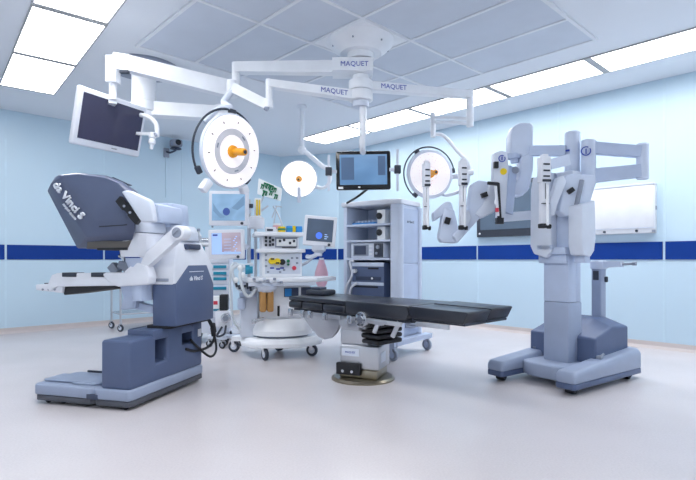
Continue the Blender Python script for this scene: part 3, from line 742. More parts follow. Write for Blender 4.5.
# ------------------------------------------------------------------ patient-side robot cart
def robot_cart():
    t = thing('robot_cart', 'grey robot cart with jointed instrument arms on a column and forked base, at the right', 'surgical robot', (1.789, 4.203, 0), 35.6)
    P = lambda px, py, **k: PL(t, px, py, **k)
    G = lambda px, py, Y: KL(t, px, py, Y)
    for s, nm in ((-1, 'near'), (1, 'far')):
        yo, yi = s*0.37, s*0.205
        lo, hi = min(yo, yi), max(yo, yi)
        fx = -0.45 if s < 0 else -0.52
        pl = [(fx, lo+0.02), (fx+0.02, lo), (0.56, lo), (0.61, lo+0.04), (0.61, hi-0.03), (0.58, hi), (fx+0.02, hi), (fx, hi-0.02)]
        b = B(); b.prism(pl, 'z', 0.045, 0.092, 0.01)
        b2 = B(); zt = lambda x: 0.172 + 0.072*(x + 0.5)
        b2.loft([[(x, y, 0.09) for x, y in pl], [(x, y, zt(x)-0.03) for x, y in pl], [(x*0.965, y + (0.5*(yo+yi)-y)*0.2, zt(x)) for x, y in pl]], 0.012, 3)
        f = obj('foot', b2, 'slate_light', t); obj('foot_skirt', b, 'slate_mid', f)
        b = B(); b.box(0.03, 0.07, (lo+hi)/2-0.02, (lo+hi)/2+0.02, zt(0.05), zt(0.05)+0.025, 0.004); b.cyl((0.07, (lo+hi)/2, zt(0.05)+0.02), (0.11, (lo+hi)/2, zt(0.05)+0.03), 0.010, n=10); obj('foot_latch', b, 'mid_grey', f)
        for x in (fx+0.09, 0.46):
            c = caster(t, (x, (lo+hi)/2, 0), 0.028, 'black_rubber', 'dark_grey', 'black_rubber', ang=90, top=0.062, w=0.07)
    b = B(); b.prism([(-0.24, -0.22), (-0.30, -0.10), (-0.30, 0.10), (-0.24, 0.22), (0.54, 0.22), (0.54, -0.22)], 'z', 0.05, 0.165, 0.02, 3); obj('base_bridge', b, 'slate_light', t)
    # battery housing behind the column
    b = B(); b.loft([[(0.03, y, 0.16), (0.56, y, 0.16), (0.56, y, z0), (0.50, y, zt), (0.30, y, zt), (0.03, y, 0.37)] for y, zt, z0 in ((-0.265, 0.44, 0.43), (-0.10, 0.50, 0.46), (0.14, 0.50, 0.46), (0.33, 0.44, 0.43))], 0.014, 2, 10); obj('base_housing', b, 'slate_mid', t, ang=14)
    # column
    b = B(); b.box(-0.10, 0.10, -0.112, 0.112, 0.16, 0.65, 0.01); cl = obj('column', b, 'slate_light', t)
    b = B(); b.box(-0.10, 0.02, -0.112, 0.112, 0.652, 1.62, 0.008); b.box(0.026, 0.095, -0.106, 0.106, 0.652, 1.62, 0.006); obj('column_slide', b, 'cool_grey', cl)
    b = B(); b.box(0.018, 0.028, -0.10, 0.10, 0.66, 1.55); obj('slide_groove', b, 'slate_mid', cl)
    # carriage
    def xs(lst, **k):
        return [P(x, y, **k) for x, y in lst]
    qq = xs([(533, 178), (551, 172), (552, 251), (546, 258), (534, 254), (530.5, 246), (531, 190)], x=-0.17)
    b = B(); b.prism([(v.y, v.z) for v in qq], 'x', -0.18, -0.08, 0.014, 3); ca = obj('carriage', b, 'light_grey', t)
    b = B(); b.box(-0.16, 0.11, -0.12, 0.16, 1.04, 1.10, 0.01); b.box(-0.13, -0.10, -0.11, 0.14, 0.97, 1.04, 0.006); b.box(-0.18, -0.17, -0.02, 0.12, 1.08, 1.12, 0.003); obj('carriage_collar', b, 'cool_grey', ca)
    qq = xs([(581, 205), (594, 200), (595, 238), (593.5, 251), (590, 257), (583, 255), (581, 245)], y=-0.25)
    b = B(); b.prism([(v.x, v.z) for v in qq], 'y', -0.26, -0.14, 0.014, 3); b.box(-0.08, 0.12, -0.14, 0.14, 1.22, 1.72, 0.02); obj('side_shell', b, 'light_grey', ca)
    q = P(582, 258, y=-0.2); b = B(); b.box(q.x-0.03, q.x+0.05, -0.24, -0.15, q.z-0.04, q.z+0.03, 0.006); obj('shell_foot', b, 'cool_grey', ca)
    # ---- upper set-up joints
    def post(px, y0, y1, Y, r, nm='joint', m='slate_pale', par=t):
        a, c = G(px, y0, Y), G(px, y1, Y); b = B(); b.lathe([(0, 0), (r*0.85, 0), (r, r*0.2), (r, (c-a).length-r*0.2), (r*0.85, (c-a).length), (0, (c-a).length)], a, (c-a), 28); return obj(nm, b, m, par)
    # left arm
    def arm_link(pts, w, h, nm='arm_link', m='slate_pale', bev=0.02, par=t, up=(0, 0, 1)):
        b = B()
        for p0, p1 in zip(pts, pts[1:]): b.beam(p0, p1, w, h, bev, up=up, seg=3)
        for p in pts[1:-1]: b.ball(p, max(w, h)*0.52)
        return obj(nm, b, m, par)
    j1 = post(572.5, 178, 132, 4.22, 0.062)
    b = B(); b.beam(G(565.5, 150.8, 4.165), G(569.5, 150.3, 4.155), 0.012, 0.014, 0.002); obj('joint_mark', b, 'deep_blue', j1)
    b = B(); b.beam(G(566, 151, 4.22), G(530, 151, 4.36), 0.075, 0.082, 0.012); obj('arm_link', b, 'cool_grey', t)
    # shoulder head
    b = B(); qq = [(508.5, 136), (511, 128), (518, 124.3), (528, 124.8), (531, 128), (530, 160), (525, 171), (519, 157), (507.5, 155)]
    pp = [G(x, y, 4.42) for x, y in qq]; nn = V((0.07, 0.0, 0)); dd = toloc(t, t.location + V((0.0, 0.075, 0)))
    b.loft([[p - dd for p in pp], [p + dd for p in pp]], 0.022, 3); sh = obj('shoulder_joint', b, 'slate_pale', t)
    b = B(); b.cyl(G(514, 159, 4.40), G(513.5, 153, 4.40), 0.055, n=24, bev=0.008); b.cyl(G(514.5, 163, 4.40), G(514.2, 159, 4.40), 0.035, n=20); obj('shoulder_ring', b, 'cool_grey', sh)
    # lower link of the camera arm
    b = B(); b.loft([[p - dd*0.9 for p in [G(x, y, 4.40) for x, y in ((519, 158), (531, 152), (531, 170), (527, 190), (520, 197), (511, 196), (507, 192), (517, 178))]],
                     [p + dd*0.9 for p in [G(x, y, 4.40) for x, y in ((519, 158), (531, 152), (531, 170), (527, 190), (520, 197), (511, 196), (507, 192), (517, 178))]]], 0.018, 3); obj('elbow_link', b, 'slate_pale', t)
    b = B(); b.beam(G(509, 168, 4.36), G(505, 214, 4.30), 0.09, 0.10, 0.02, up=(1, 0, 0)); obj('camera_link', b, 'cool_grey', t)
    b = B(); b.cyl(G(515.5, 170, 4.30), G(514.5, 170, 4.36), 0.03, n=16); obj('link_recess', b, 'mid_grey', t)
    # camera arm carriage (white, yellow dot)
    ccp = [(492.5, 154), (500, 151.5), (506, 153), (507, 166), (504, 219), (500, 222.5), (496, 222), (498, 186), (492, 183)]
    dd2 = dd*0.55
    b = B(); b.loft([[p - dd2 for p in [G(x, y, 4.22) for x, y in ccp]], [p + dd2 for p in [G(x, y, 4.22) for x, y in ccp]]], 0.008, 2); cm = obj('camera_arm', b, 'light_grey', t)
    fw = lambda Y: Y
    b = B(); b.cyl(G(503.5, 171.5, 4.17), G(503.5, 171.5, 4.19), 0.027, n=20); obj('marker_dot', b, 'yellow', cm, 'yellow round marker')
    fv = toloc(t, t.location + V((0, -1, 0))); 
    mr = basis(G(502, 158.5, 4.172), toloc(t, t.location + V((1, 0, 0))), (0, 0, 1))
    b = B(mr); b.arc((0, 0, 0), 0.026, 0.004, 60, 390, 22, 6); b.box(-0.004, 0.004, -0.014, 0.016, -0.003, 0.003); obj('emblem', b, 'letter_blue', cm)
    b = B(); b.beam(G(487.5, 183, 4.16), G(498, 184, 4.16), 0.03, 0.024, 0.004); b.beam(G(497.5, 183, 4.16), G(499.5, 219, 4.16), 0.025, 0.024, 0.003); b.beam(G(494, 165, 4.16), G(498, 165, 4.16), 0.04, 0.05, 0.006); b.beam(G(496, 221, 4.16), G(503, 221, 4.16), 0.05, 0.05, 0.008); obj('carriage_rail', b, 'black_rubber', cm)
    b = B(); b.cyl(G(495.5, 186, 4.14), G(498, 216, 4.14), 0.012, n=12); b.cyl(G(496, 200, 4.135), G(496.3, 204, 4.135), 0.015, n=12); obj('instrument_shaft', b, 'white_plastic', cm)
    b = B(); b.cyl(G(497, 208, 4.128), G(497.2, 212, 4.128), 0.014, n=12); obj('red_band', b, 'red', cm)
    # cross bar of the camera arm to the column
    b = B(); b.beam(G(502, 217.5, 4.32), G(534, 215, 4.36), 0.07, 0.075, 0.01); obj('cross_link', b, 'light_grey', t)
    # right arm: joint with emblem, two links and an end joint
    j2 = post(588.5, 181, 140, 4.12, 0.056)
    mr2 = basis(G(586, 151, 4.063), toloc(t, t.location + V((1, -0.35, 0))), (0, 0, 1))
    b = B(mr2); b.arc((0, 0, 0), 0.034, 0.0045, 60, 395, 26, 6); b.box(-0.004, 0.004, -0.024, 0.018, -0.002, 0.003); obj('emblem', b, 'letter_blue', j2)
    b = B(); b.beam(G(592, 148, 4.12), G(640, 152, 4.02), 0.085, 0.094, 0.014, h1=0.085); obj('arm_link', b, 'cool_grey', t)
    b = B(); b.beam(G(640, 171, 4.02), G(592, 176, 4.12), 0.08, 0.10, 0.014, h1=0.11); obj('arm_link', b, 'cool_grey', t)
    j3 = post(642.5, 179.5, 143.5, 4.02, 0.046)
    b = B(); b.beam(G(567, 160, 4.05), G(548, 165, 4.0), 0.07, 0.09, 0.012, h1=0.08); obj('arm_link', b, 'slate_pale', t)
    # right lower link (broad tilted housing)
    hp = [(561, 177), (566, 174.5), (592, 176), (593, 184), (584, 214), (580, 217.5), (562, 217), (556, 212)]
    dd3 = dd*0.85
    b = B(); b.loft([[p - dd3 for p in [G(x, y, 4.06) for x, y in hp]], [p + dd3 for p in [G(x, y, 4.06) for x, y in hp]]], 0.02, 3); hl = obj('arm_housing', b, 'slate_pale', t)
    b = B(); b.beam(G(582, 180, 3.985), G(576.5, 205, 3.985), 0.03, 0.02, 0.005, up=(1, 0, 0)); obj('housing_groove', b, 'mid_grey', hl)
    b = B(); b.beam(G(568, 192.5, 3.985), G(573, 189, 3.985), 0.04, 0.035, 0.006); obj('housing_clip', b, 'black_rubber', hl)
    b = B(); b.loft([[p - dd*0.45 for p in [G(x, y, 4.0) for x, y in ((556, 178), (562, 176), (565, 182), (556, 205), (553, 216), (549, 216), (549, 200))]], [p + dd*0.45 for p in [G(x, y, 4.0) for x, y in ((556, 178), (562, 176), (565, 182), (556, 205), (553, 216), (549, 216), (549, 200))]]], 0.01, 2); obj('instrument_link', b, 'light_grey', t)
    # left long arm reaching over the table
    dl = dd*0.8
    def slabpoly(nm, lst, Y, m='slate_pale', k=1.0, par=t, bev=0.016):
        pp = [G(x, y, Y) for x, y in lst]; b = B(); b.loft([[p - dl*k for p in pp], [p + dl*k for p in pp]], bev, 3); return obj(nm, b, m, par)
    l1 = slabpoly('arm_link', [(432, 213), (445, 202), (450, 202.5), (455, 220), (446, 222), (443, 215), (433, 222)], 4.42)
    l2 = slabpoly('arm_link', [(443, 208), (453, 210), (457, 228), (462, 236), (455, 243.5), (440, 242.5), (437.5, 238)], 4.40)
    l3 = slabpoly('arm_link', [(470, 185), (477, 181), (488, 183), (489, 205), (482, 213), (478, 219), (456, 243.5), (451, 236), (465, 222)], 4.34)
    b = B(); b.beam(G(445, 220, 4.325), G(450, 221.5, 4.325), 0.03, 0.055, 0.006); obj('link_clip', b, 'black_rubber', l2)
    b = B(); b.beam(G(481.5, 196, 4.26), G(487, 194, 4.26), 0.04, 0.04, 0.006); obj('link_clip', b, 'black_rubber', l3)
    slabpoly('arm_link', [(488, 183), (494, 180), (497, 190), (494, 212), (480, 219), (473, 214), (482, 205)], 4.31, 'light_grey', 0.7)
    # instruments: carriage with bands, rail, shaft
    def instrument(px0, py0, px1, py1, Y, w=0.075):
        a, e = G(px0, py0, Y), G(px1, py1, Y); d = e - a; L = d.length
        rt = toloc(t, t.location + V((1, 0.12, 0))); m = basis(a, rt, -d)
        b = B(m); b.box(-w*0.5, w*0.5, -L*0.36, 0, -0.045, 0.03, 0.006); b.box(-w*0.3, w*0.3, 0, 0.02, -0.03, 0.02, 0.004); r_ = obj('instrument_carriage', b, 'white_plastic', t)
        for q in (0.11, 0.20, 0.28):
            b = B(m); b.box(-w*0.34, w*0.34, -L*q-0.007, -L*q+0.006, 0.0302, 0.036, 0.002); obj('carriage_band', b, 'dark_grey', r_)
        b = B(m); b.box(-w*0.45, w*0.45, -L*0.36, -L*0.325, 0.0302, 0.042, 0.004); obj('carriage_band', b, 'dark_grey', r_)
        b = B(m); b.box(-w*0.40, w*0.34, -L*0.97, -L*0.36, -0.035, 0.012, 0.003); b.box(-w*0.38, w*0.30, -L*0.66, -L*0.36, 0.0, 0.022, 0.003); obj('slide_rail', b, 'white_plastic', r_)
        b = B(m); b.box(-w*0.42, w*0.34, -L*0.668, -L*0.658, 0.01, 0.0245); b.box(-w*0.10, -w*0.03, -L*0.60, -L*0.38, 0.02, 0.0235); obj('rail_edge', b, 'dark_grey', r_)
        b = B(m); b.cyl((w*0.12, -L*0.40, 0.026), (w*0.12, -L*0.97, 0.026), 0.011, n=12); obj('instrument_shaft', b, 'white_enamel', r_)
        b = B(m); b.box(-w*0.55, w*0.12, -L*1.01, -L*0.945, -0.03, 0.03, 0.008); b.cyl((w*0.3, -L*0.985, 0.0), (w*0.62, -L*0.985, 0.0), 0.018, n=12); obj('cannula_mount', b, 'black_rubber', r_)
        return r_
    instrument(426.5, 163, 424, 229, 4.30, 0.058)
    instrument(463, 161, 461, 229, 4.22, 0.06)
    instrument(544.5, 157, 546, 227.5, 3.92, 0.078)
    slabpoly('arm_link', [(464, 212), (468, 210), (471, 218), (466, 228), (462, 229)], 4.25, 'light_grey', 0.35, bev=0.006)
    # steering post at the back
    q = (0.50, -0.04)
    b = B(); b.box(q[0]-0.045, q[0]+0.045, q[1]-0.045, q[1]+0.045, 0.45, 0.93, 0.014, 3); sp = obj('steering_post', b, 'slate_light', t)
    b = B(); b.cyl((q[0], q[1], 0.915), (q[0], q[1], 0.99), 0.07, n=28, bev=0.012); b.beam((q[0]+0.0, q[1]-0.03, 0.955), (q[0]+0.01, q[1]-0.20, 0.96), 0.075, 0.06, 0.012, h1=0.045); hd = obj('post_head', b, 'slate_pale', sp)
    b = B(); b.cyl((q[0]+0.01, q[1]-0.19, 0.96), (q[0]+0.015, q[1]-0.29, 0.965), 0.011, n=12); b.cyl((q[0]+0.015, q[1]-0.28, 0.965), (q[0]+0.016, q[1]-0.31, 0.965), 0.016, n=12); obj('handle_bar', b, 'mid_grey', hd)
    b = B(); b.box(q[0]-0.052, q[0]-0.044, q[1]-0.025, q[1]+0.025, 0.82, 0.90, 0.003); b.box(q[0]+0.01, q[0]+0.04, q[1]-0.065, q[1]-0.044, 0.80, 0.85, 0.006); obj('post_switch', b, 'dark_grey', sp)
robot_cart()

# ------------------------------------------------------------------ operating table
def operating_table():
    t = thing('operating_table', 'black padded operating table on a steel column with round floor plate, in the middle', 'operating table', (0.126, 4.25, 0), RZ_A)
    y0, y1 = -0.21, 0.37
    b = B(); b.lathe([(0, 0), (0.265, 0), (0.265, 0.012), (0.245, 0.026), (0, 0.028)], n=56); obj('floor_plate', b, 'brass_tint', t)
    ry = math.radians(46)
    rot = Matrix.Rotation(ry*0.55, 4, 'Z')
    b = B(rot); b.box(-0.15, 0.19, -0.15, 0.16, 0.10, 0.30, 0.02, 3); cv = obj('column_cover', b, 'steel_satin', t)
    b = B(rot); b.box(-0.16, 0.17, -0.14, 0.15, 0.026, 0.10, 0.015, 3); obj('column_foot', b, 'brass_tint', cv)
    b = B(rot); b.box(-0.17, 0.04, -0.185, -0.14, 0.06, 0.155, 0.006); hb = obj('foot_block', b, 'black_rubber', cv)
    for x in (-0.11, -0.03):
        b = B(rot); b.cyl((x, -0.184, 0.09), (x, -0.192, 0.09), 0.012, n=12); obj('block_screw', b, 'steel', hb)
    b = B(rot); b.box(-0.13, 0.02, -0.154, -0.15, 0.21, 0.27); obj('label_plate', b, 'light_grey', cv)
    b = B(rot); b.box(0.191, 0.194, -0.10, 0.02, 0.16, 0.24); obj('label_plate', b, 'light_grey', cv)
    lettering('label_text', 'MAQUET', 0.022, rot @ basis((-0.055, -0.156, 0.24), (1, 0, 0), (0, 0, 1)), 'letter_blue', cv)
    b = B(rot); b.box(-0.16, 0.10, -0.13, 0.13, 0.29, 0.46, 0.03, 3); b.cyl((0, 0, 0.39), (0, 0, 0.50), 0.10, n=28); up = obj('column_upper', b, 'steel_satin', t)
    b = B()
    for k in range(4): b.box(0.12-0.008*k, 0.31, -0.14, 0.15, 0.325+0.045*k, 0.362+0.045*k, 0.014)
    obj('bellows', b, 'black_rubber', t)
    # side plates under the top, near and far side
    for yy in (y0+0.07, y1-0.10):
        b = B(); b.prism([(-0.62, 0.53), (-0.63, 0.47), (-0.52, 0.38), (-0.42, 0.315), (-0.34, 0.30), (-0.25, 0.325), (-0.18, 0.385), (-0.14, 0.46), (-0.14, 0.53)], 'y', yy, yy+0.03, 0.006); obj('side_plate', b, 'steel_satin', t)
    b = B(); b.box(-0.13, 0.18, y0+0.05, y1-0.05, 0.44, 0.535, 0.012); obj('tilt_frame', b, 'steel_satin', t)
    b = B(); b.box(-0.05, 0.16, y0+0.0, y0+0.05, 0.43, 0.53, 0.012); gb = obj('gear_box', b, 'steel_satin', t)
    b = B(); b.cyl((0.21, y0-0.03, 0.53), (0.21, y0+0.06, 0.53), 0.062, n=28, bev=0.006); b.cyl((0.21, y0-0.04, 0.53), (0.21, y0-0.03, 0.53), 0.03, n=18); jt = obj('joint_disc', b, 'steel', t)
    b = B()
    for k in range(6): b.cyl((0.21+0.045*math.cos(k*PI/3), y0-0.036, 0.53+0.045*math.sin(k*PI/3)), (0.21+0.045*math.cos(k*PI/3), y0-0.028, 0.53+0.045*math.sin(k*PI/3)), 0.008, n=8)
    obj('joint_bolt', b, 'dark_grey', jt)
    b = B(); b.beam((0.38, y0, 0.53), (0.34, y0-0.01, 0.44), 0.02, 0.028, 0.006); b.beam((0.55, y0+0.04, 0.54), (0.49, y0+0.03, 0.42), 0.02, 0.03, 0.006); b.beam((0.25, y0, 0.53), (0.42, y0, 0.52), 0.03, 0.04, 0.008); obj('crank_lever', b, 'steel_satin', t)
    # side rails
    def rail(x0, x1, y, z):
        b = B(); b.box(x0, x1, y-0.008, y+0.008, z-0.016, z+0.016, 0.003)
        n = max(2, int((x1-x0)/0.25))
        for k in range(n): 
            xx = x0 + (x1-x0)*(k+0.5)/n; b.cyl((xx, y-0.012 if y < 0 else y+0.012, z), (xx, (y+0.035 if y < 0 else y-0.035), z), 0.012, n=10)
        r_ = obj('side_rail', b, 'steel_satin', t); return r_
    for y in (y0-0.02, y1+0.02):
        rail(-0.72, -0.03, y, 0.525); rail(0.05, 0.62, y, 0.53)
    rail(0.74, 1.02, y0-0.0, 0.545)
    for x in (-0.68, -0.50, -0.40, -0.2, 0.1):
        b = B(); b.box(x-0.025, x+0.025, y0-0.05, y0-0.028, 0.49, 0.555, 0.006); obj('rail_clamp', b, 'steel', t)
    b = B(); b.box(-0.72, 0.66, y0+0.03, y1-0.03, 0.535, 0.556, 0.004); b.box(0.68, 1.13, y0+0.02, 0.07, 0.56, 0.578, 0.004); b.box(0.68, 1.13, 0.09, y1-0.02, 0.56, 0.578, 0.004); obj('top_frame', b, 'dark_grey', t)
    # lower side cushions
    for x0, x1 in ((-0.77, -0.585), (-0.575, -0.30), (-0.285, -0.005)):
        b = B(); b.box(x0, x1, y0, y1, 0.556, 0.622, 0.022, 3); obj('lower_cushion', b, 'black_pad', t)
    b = B(); b.box(-0.77, -0.003, y0+0.008, y1-0.008, 0.624, 0.662, 0.010, 3); obj('back_pad', b, 'black_pad', t)
    b = B(); b.prism([(0.003, 0.580), (0.02, 0.556), (0.64, 0.556), (0.672, 0.61), (0.655, 0.664), (0.003, 0.664)], 'y', y0, y1, 0.012, 3); obj('seat_pad', b, 'black_pad', t)
    for ya, yb, zz in ((y0, 0.076, 0.0), (0.084, y1, 0.006)):
        b = B(); b.prism([(0.69, 0.582+zz), (1.125, 0.572+zz), (1.165, 0.650+zz), (1.155, 0.656+zz), (0.675, 0.664+zz), (0.668, 0.63+zz)], 'y', ya, yb, 0.012, 3); obj('leg_pad', b, 'black_pad', t)
    return t
operating_table()
# folded dark cushion lying on the table's head end
c = K(321, 290.5, 4.82)
t = thing('arm_cushion', 'small dark grey cushion lying on the head end of the black operating table', 'cushion', (c.x, c.y, 0.663), RZ_A+14)
b = B(); b.box(-0.11, 0.11, -0.10, 0.10, 0.0, 0.05, 0.02, 3); obj('pad', b, 'dark_grey', t)
b = B(); b.box(-0.08, 0.03, -0.06, 0.06, 0.05, 0.075, 0.012, 3); obj('strap', b, 'slate_deep', t)
# ------------------------------------------------------------------ anaesthesia machine
def anaesthesia_machine():
    # local frame: x to the right along its front, y towards its back
    t = thing('anaesthesia_machine', 'white anaesthesia machine on castors with yellow vaporiser dials and amber canister, behind the table', 'anaesthesia machine', (-0.72, 5.30, 0), 14)
    P = lambda px, py, **k: PL(t, px, py, **k)
    F = -0.20                                   # plane of the front panels
    def rect(px0, py0, px1, py1, y=F):
        a, c = P(px0, py0, y=y), P(px1, py1, y=y); return min(a.x, c.x), max(a.x, c.x), min(a.z, c.z), max(a.z, c.z)
    # base
    b = B(); pts = []
    for i in range(25):
        a = PI + PI*i/24; pts.append((0.42*math.cos(a)+0.02, -0.06+0.30*math.sin(a)))
    pts += [(0.44, 0.30), (-0.40, 0.30)]
    b.loft([[(x, y, 0.125) for x, y in pts], [(x, y, 0.165) for x, y in pts], [(x*0.88, y*0.9, 0.212) for x, y in pts]], 0.012, 3, 40); bs = obj('base', b, 'white_enamel', t)
    for (px, py), ang in (((234, 352), 70), ((265, 360.5), 20), ((312, 356), 60)):
        g = P(px, py, z=0.0); caster(t, (g.x, g.y, 0), 0.062, 'dark_grey', 'light_grey', 'white_enamel', ang, top=0.13)
        b = B(); b.beam((g.x, g.y, 0.15), (g.x*0.55, g.y*0.55, 0.16), 0.11, 0.05, 0.016); obj('base_leg', b, 'white_enamel', t)
    caster(t, (0.02, 0.22, 0), 0.062, 'dark_grey', 'light_grey', 'white_enamel', 60, top=0.13)
    # pedestal
    x0, x1, z0, z1 = rect(259, 333, 310, 284)
    def sup(z, ax, ay, cx, p=3.0, n=36):
        o = []
        for i in range(n):
            a = 2*PI*i/n; ca, sa = math.cos(a), math.sin(a); kk = (abs(ca)**p + abs(sa)**p) ** (-1/p)
            o.append((cx + ax*kk*ca, ay*kk*sa, z))
        return o
    mx, hx = (x0+x1)/2, (x1-x0)/2
    b = B(); b.loft([sup(0.235, hx+0.06, 0.33, mx-0.01, 2.4), sup(0.285, hx+0.06, 0.33, mx-0.01, 2.4), sup(0.40, hx+0.01, 0.24, mx, 3.5)], 0.004, 1, 40); ap = obj('apron', b, 'white_enamel', t)
    b = B(); b.loft([sup(0.20, hx+0.02, 0.27, mx-0.01, 2.4), sup(0.24, hx+0.02, 0.27, mx-0.01, 2.4)]); obj('apron_foot', b, 'mid_grey', ap)
    b = B(); b.box(x0+0.01, x1, F, 0.24, 0.38, 0.776, 0.012); pd = obj('pedestal', b, 'white_enamel', t)
    a0, a1, c0, c1 = rect(284, 297, 298.5, 287.5); b = B(); b.box(a0, a1, F-0.006, F+0.002, c0, c1, 0.002)
    e0, e1, g0, g1 = rect(301, 295, 313, 287); b.box(e0, e1, F-0.006, F+0.002, g0, g1, 0.002); rc = obj('storage_recess', b, 'slate_deep', pd)
    b = B(); b.box(a0+0.006, a0+0.075, F-0.022, F-0.004, c0+0.005, c1-0.01, 0.006); obj('blue_box', b, 'sky_blue', rc, 'blue box')
    # worktop
    w0 = P(243, 281, y=-0.34); w1 = P(338, 277, y=-0.10)
    b = B(); b.prism([(w0.x, -0.16), (w0.x+0.05, -0.34), (0.05, -0.37), (0.33, -0.36), (w1.x, -0.02), (w1.x, 0.05), (0.36, 0.18), (w0.x, 0.20)], 'z', 0.775, 0.82, 0.012, 3); wt = obj('worktop', b, 'white_enamel', t)
    b = B(); b.box(w0.x+0.05, 0.32, -0.355, -0.35, 0.74, 0.776, 0.004); obj('worktop_rail', b, 'light_grey', wt)
    # lower case with the vaporiser dials
    l0, l1, m0, m1 = rect(262, 275, 302, 252); bk = 0.18
    b = B(); b.box(l0, l1, F, bk, 0.82, m1, 0.012); lc = obj('vaporiser_case', b, 'white_enamel', t)
    def pan(nm, r, m, par, d=0.006, y=F, bev=0.002, label=None):
        b = B(); b.box(r[0], r[1], y-d, y+0.001, r[2], r[3], bev); return obj(nm, b, m, par, label)
    pan('front_panel', rect(265, 274, 300.5, 253.5), 'light_grey', lc, 0.005)
    for px, py in ((271.5, 261), (277, 261.5)):
        g = P(px, py, y=F); b = B(); b.lathe([(0.032, 0), (0.034, 0.02), (0.030, 0.045), (0, 0.047)], (g.x, F-0.004, g.z), (0, -1, 0), 20); vd = obj('vaporiser_dial', b, 'yellow', lc, 'yellow dial')
    g = P(282, 262, y=F)
    b = B(); b.lathe([(0.03, 0), (0.03, 0.04), (0, 0.042)], (g.x, F-0.004, g.z), (0, -1, 0), 18)
    for px, py in ((272, 259), (277, 263)):
        q = P(px, py, y=F); b.box(q.x-0.018, q.x+0.018, F-0.056, F-0.05, q.z-0.008, q.z+0.008)
    obj('black_dial', b, 'black_rubber', lc)
    b = B(); g = P(288, 261, y=F); b.lathe([(0.016, 0), (0.016, 0.03), (0, 0.032)], (g.x, F-0.004, g.z), (0, -1, 0), 14); g = P(288, 264.5, y=F); b.lathe([(0.012, 0), (0.012, 0.025), (0, 0.026)], (g.x, F-0.004, g.z), (0, -1, 0), 14); obj('green_knob', b, 'green', lc)
    b = B(); g = P(294, 268, y=F); b.lathe([(0.022, 0), (0.02, 0.03), (0, 0.032)], (g.x, F-0.004, g.z), (0, -1, 0), 16); obj('red_knob', b, 'red', lc)
    for px, py in ((266, 255), (266, 260), (266, 266), (268, 272), (284, 270), (292, 258), (297, 258), (297, 263), (280, 272)):
        g = P(px, py, y=F); b = B(); b.box(g.x-0.012, g.x+0.012, F-0.012, F, g.z-0.01, g.z+0.01, 0.003); obj('switch', b, 'mid_grey', lc)
    for px, py in ((272, 268), (278, 269), (282, 268)):
        g = P(px, py, y=F); b = B(); b.box(g.x-0.02, g.x+0.02, F-0.010, F, g.z-0.008, g.z+0.008, 0.002); obj('blue_label', b, 'deep_blue', lc)
    # middle shelf and upper case with the ventilator
    s0, s1, q0, q1 = rect(260, 252.5, 302, 249)
    b = B(); b.box(s0-0.03, s1+0.03, F-0.04, bk, q0, q1, 0.006); obj('middle_shelf', b, 'white_enamel', t)
    u0, u1, v0, v1 = rect(262, 249, 299, 235.5)
    b = B(); b.box(u0, u1, F+0.01, bk, v0, v1, 0.01); vc = obj('ventilator', b, 'white_plastic', t)
    pan('display_panel', rect(275, 247.5, 297.5, 237.5), 'mid_grey', vc, 0.006, F+0.01)
    pan('display', rect(276.5, 246, 296.5, 239), 'chart_white', vc, 0.010, F+0.01)
    for px, py in ((266, 237.5), (266, 241), (266, 245), (270, 238), (270, 241.5), (270, 245), (273, 240), (273, 244.5), (280, 241), (284, 240), (290, 243), (294, 241)):
        g = P(px, py, y=F); b = B(); b.box(g.x-0.012, g.x+0.012, F-0.008, F+0.011, g.z-0.013, g.z+0.013, 0.002); obj('control_key', b, 'dark_grey', vc)
    b = B(); g = P(282, 247.3, y=F); h_ = P(296, 247.3, y=F); b.box(g.x, h_.x, F-0.006, F+0.004, g.z-0.006, g.z+0.004); obj('paper_slot', b, 'black_rubber', vc)
    t0, t1, o0, o1 = rect(254, 236, 303, 232.5)
    b = B(); b.box(t0, t1, F-0.05, bk+0.02, o0, o1, 0.008); ts = obj('top_shelf', b, 'white_enamel', t)
    ztop = o1
    # left tower with pipes
    p0 = P(251, 300, y=-0.02)
    b = B(); b.box(p0.x-0.11, p0.x+0.06, -0.12, 0.16, 0.21, 0.80, 0.015); obj('left_housing', b, 'light_grey', t)
    b = B(); b.cyl((p0.x-0.02, -0.02, 0.80), (p0.x-0.02, -0.02, 1.62), 0.018, n=14); b.cyl((p0.x+0.05, 0.05, 0.80), (p0.x+0.05, 0.05, 1.36), 0.016, n=12); pl = obj('side_pole', b, 'steel_satin', t)
    b = B(); g = P(251, 206, y=-0.02); b.box(g.x-0.03, g.x+0.02, -0.05, 0.01, g.z-0.02, g.z+0.02, 0.004); g = P(251, 284, y=-0.1); b.box(g.x-0.03, g.x+0.03, -0.15, -0.08, g.z-0.03, g.z+0.03, 0.005); obj('pole_clamp', b, 'dark_grey', pl)
    # flow tubes
    g0, g1 = P(258, 217, y=0.0), P(258, 200, y=0.0)
    b = B(); b.box(g0.x-0.035, g0.x+0.035, -0.01, 0.05, g0.z-0.12, g1.z+0.02, 0.01); ft = obj('flow_meter', b, 'white_plastic', t)
    b = B(); b.cyl((g0.x-0.012, -0.018, g0.z), (g0.x-0.012, -0.018, g1.z), 0.009, n=10); b.cyl((g0.x+0.014, -0.018, g0.z+0.02), (g0.x+0.014, -0.018, g1.z), 0.007, n=10); obj('flow_tube', b, 'yellow', ft, 'yellow gas tubes')
    # rounded absorber housing left of the dials
    g = P(252, 224, y=-0.06)
    b = B(); b.lathe([(0, -0.05), (0.08, -0.045), (0.092, 0.0), (0.088, 0.06), (0.05, 0.085), (0, 0.09)], (g.x+0.04, -0.03, g.z), (0, 0, 1), 26); obj('absorber_dome', b, 'white_plastic', t)
    # carbon dioxide absorber with amber canister
    r = rect(259.5, 312, 273.5, 291, -0.30)
    b = B()
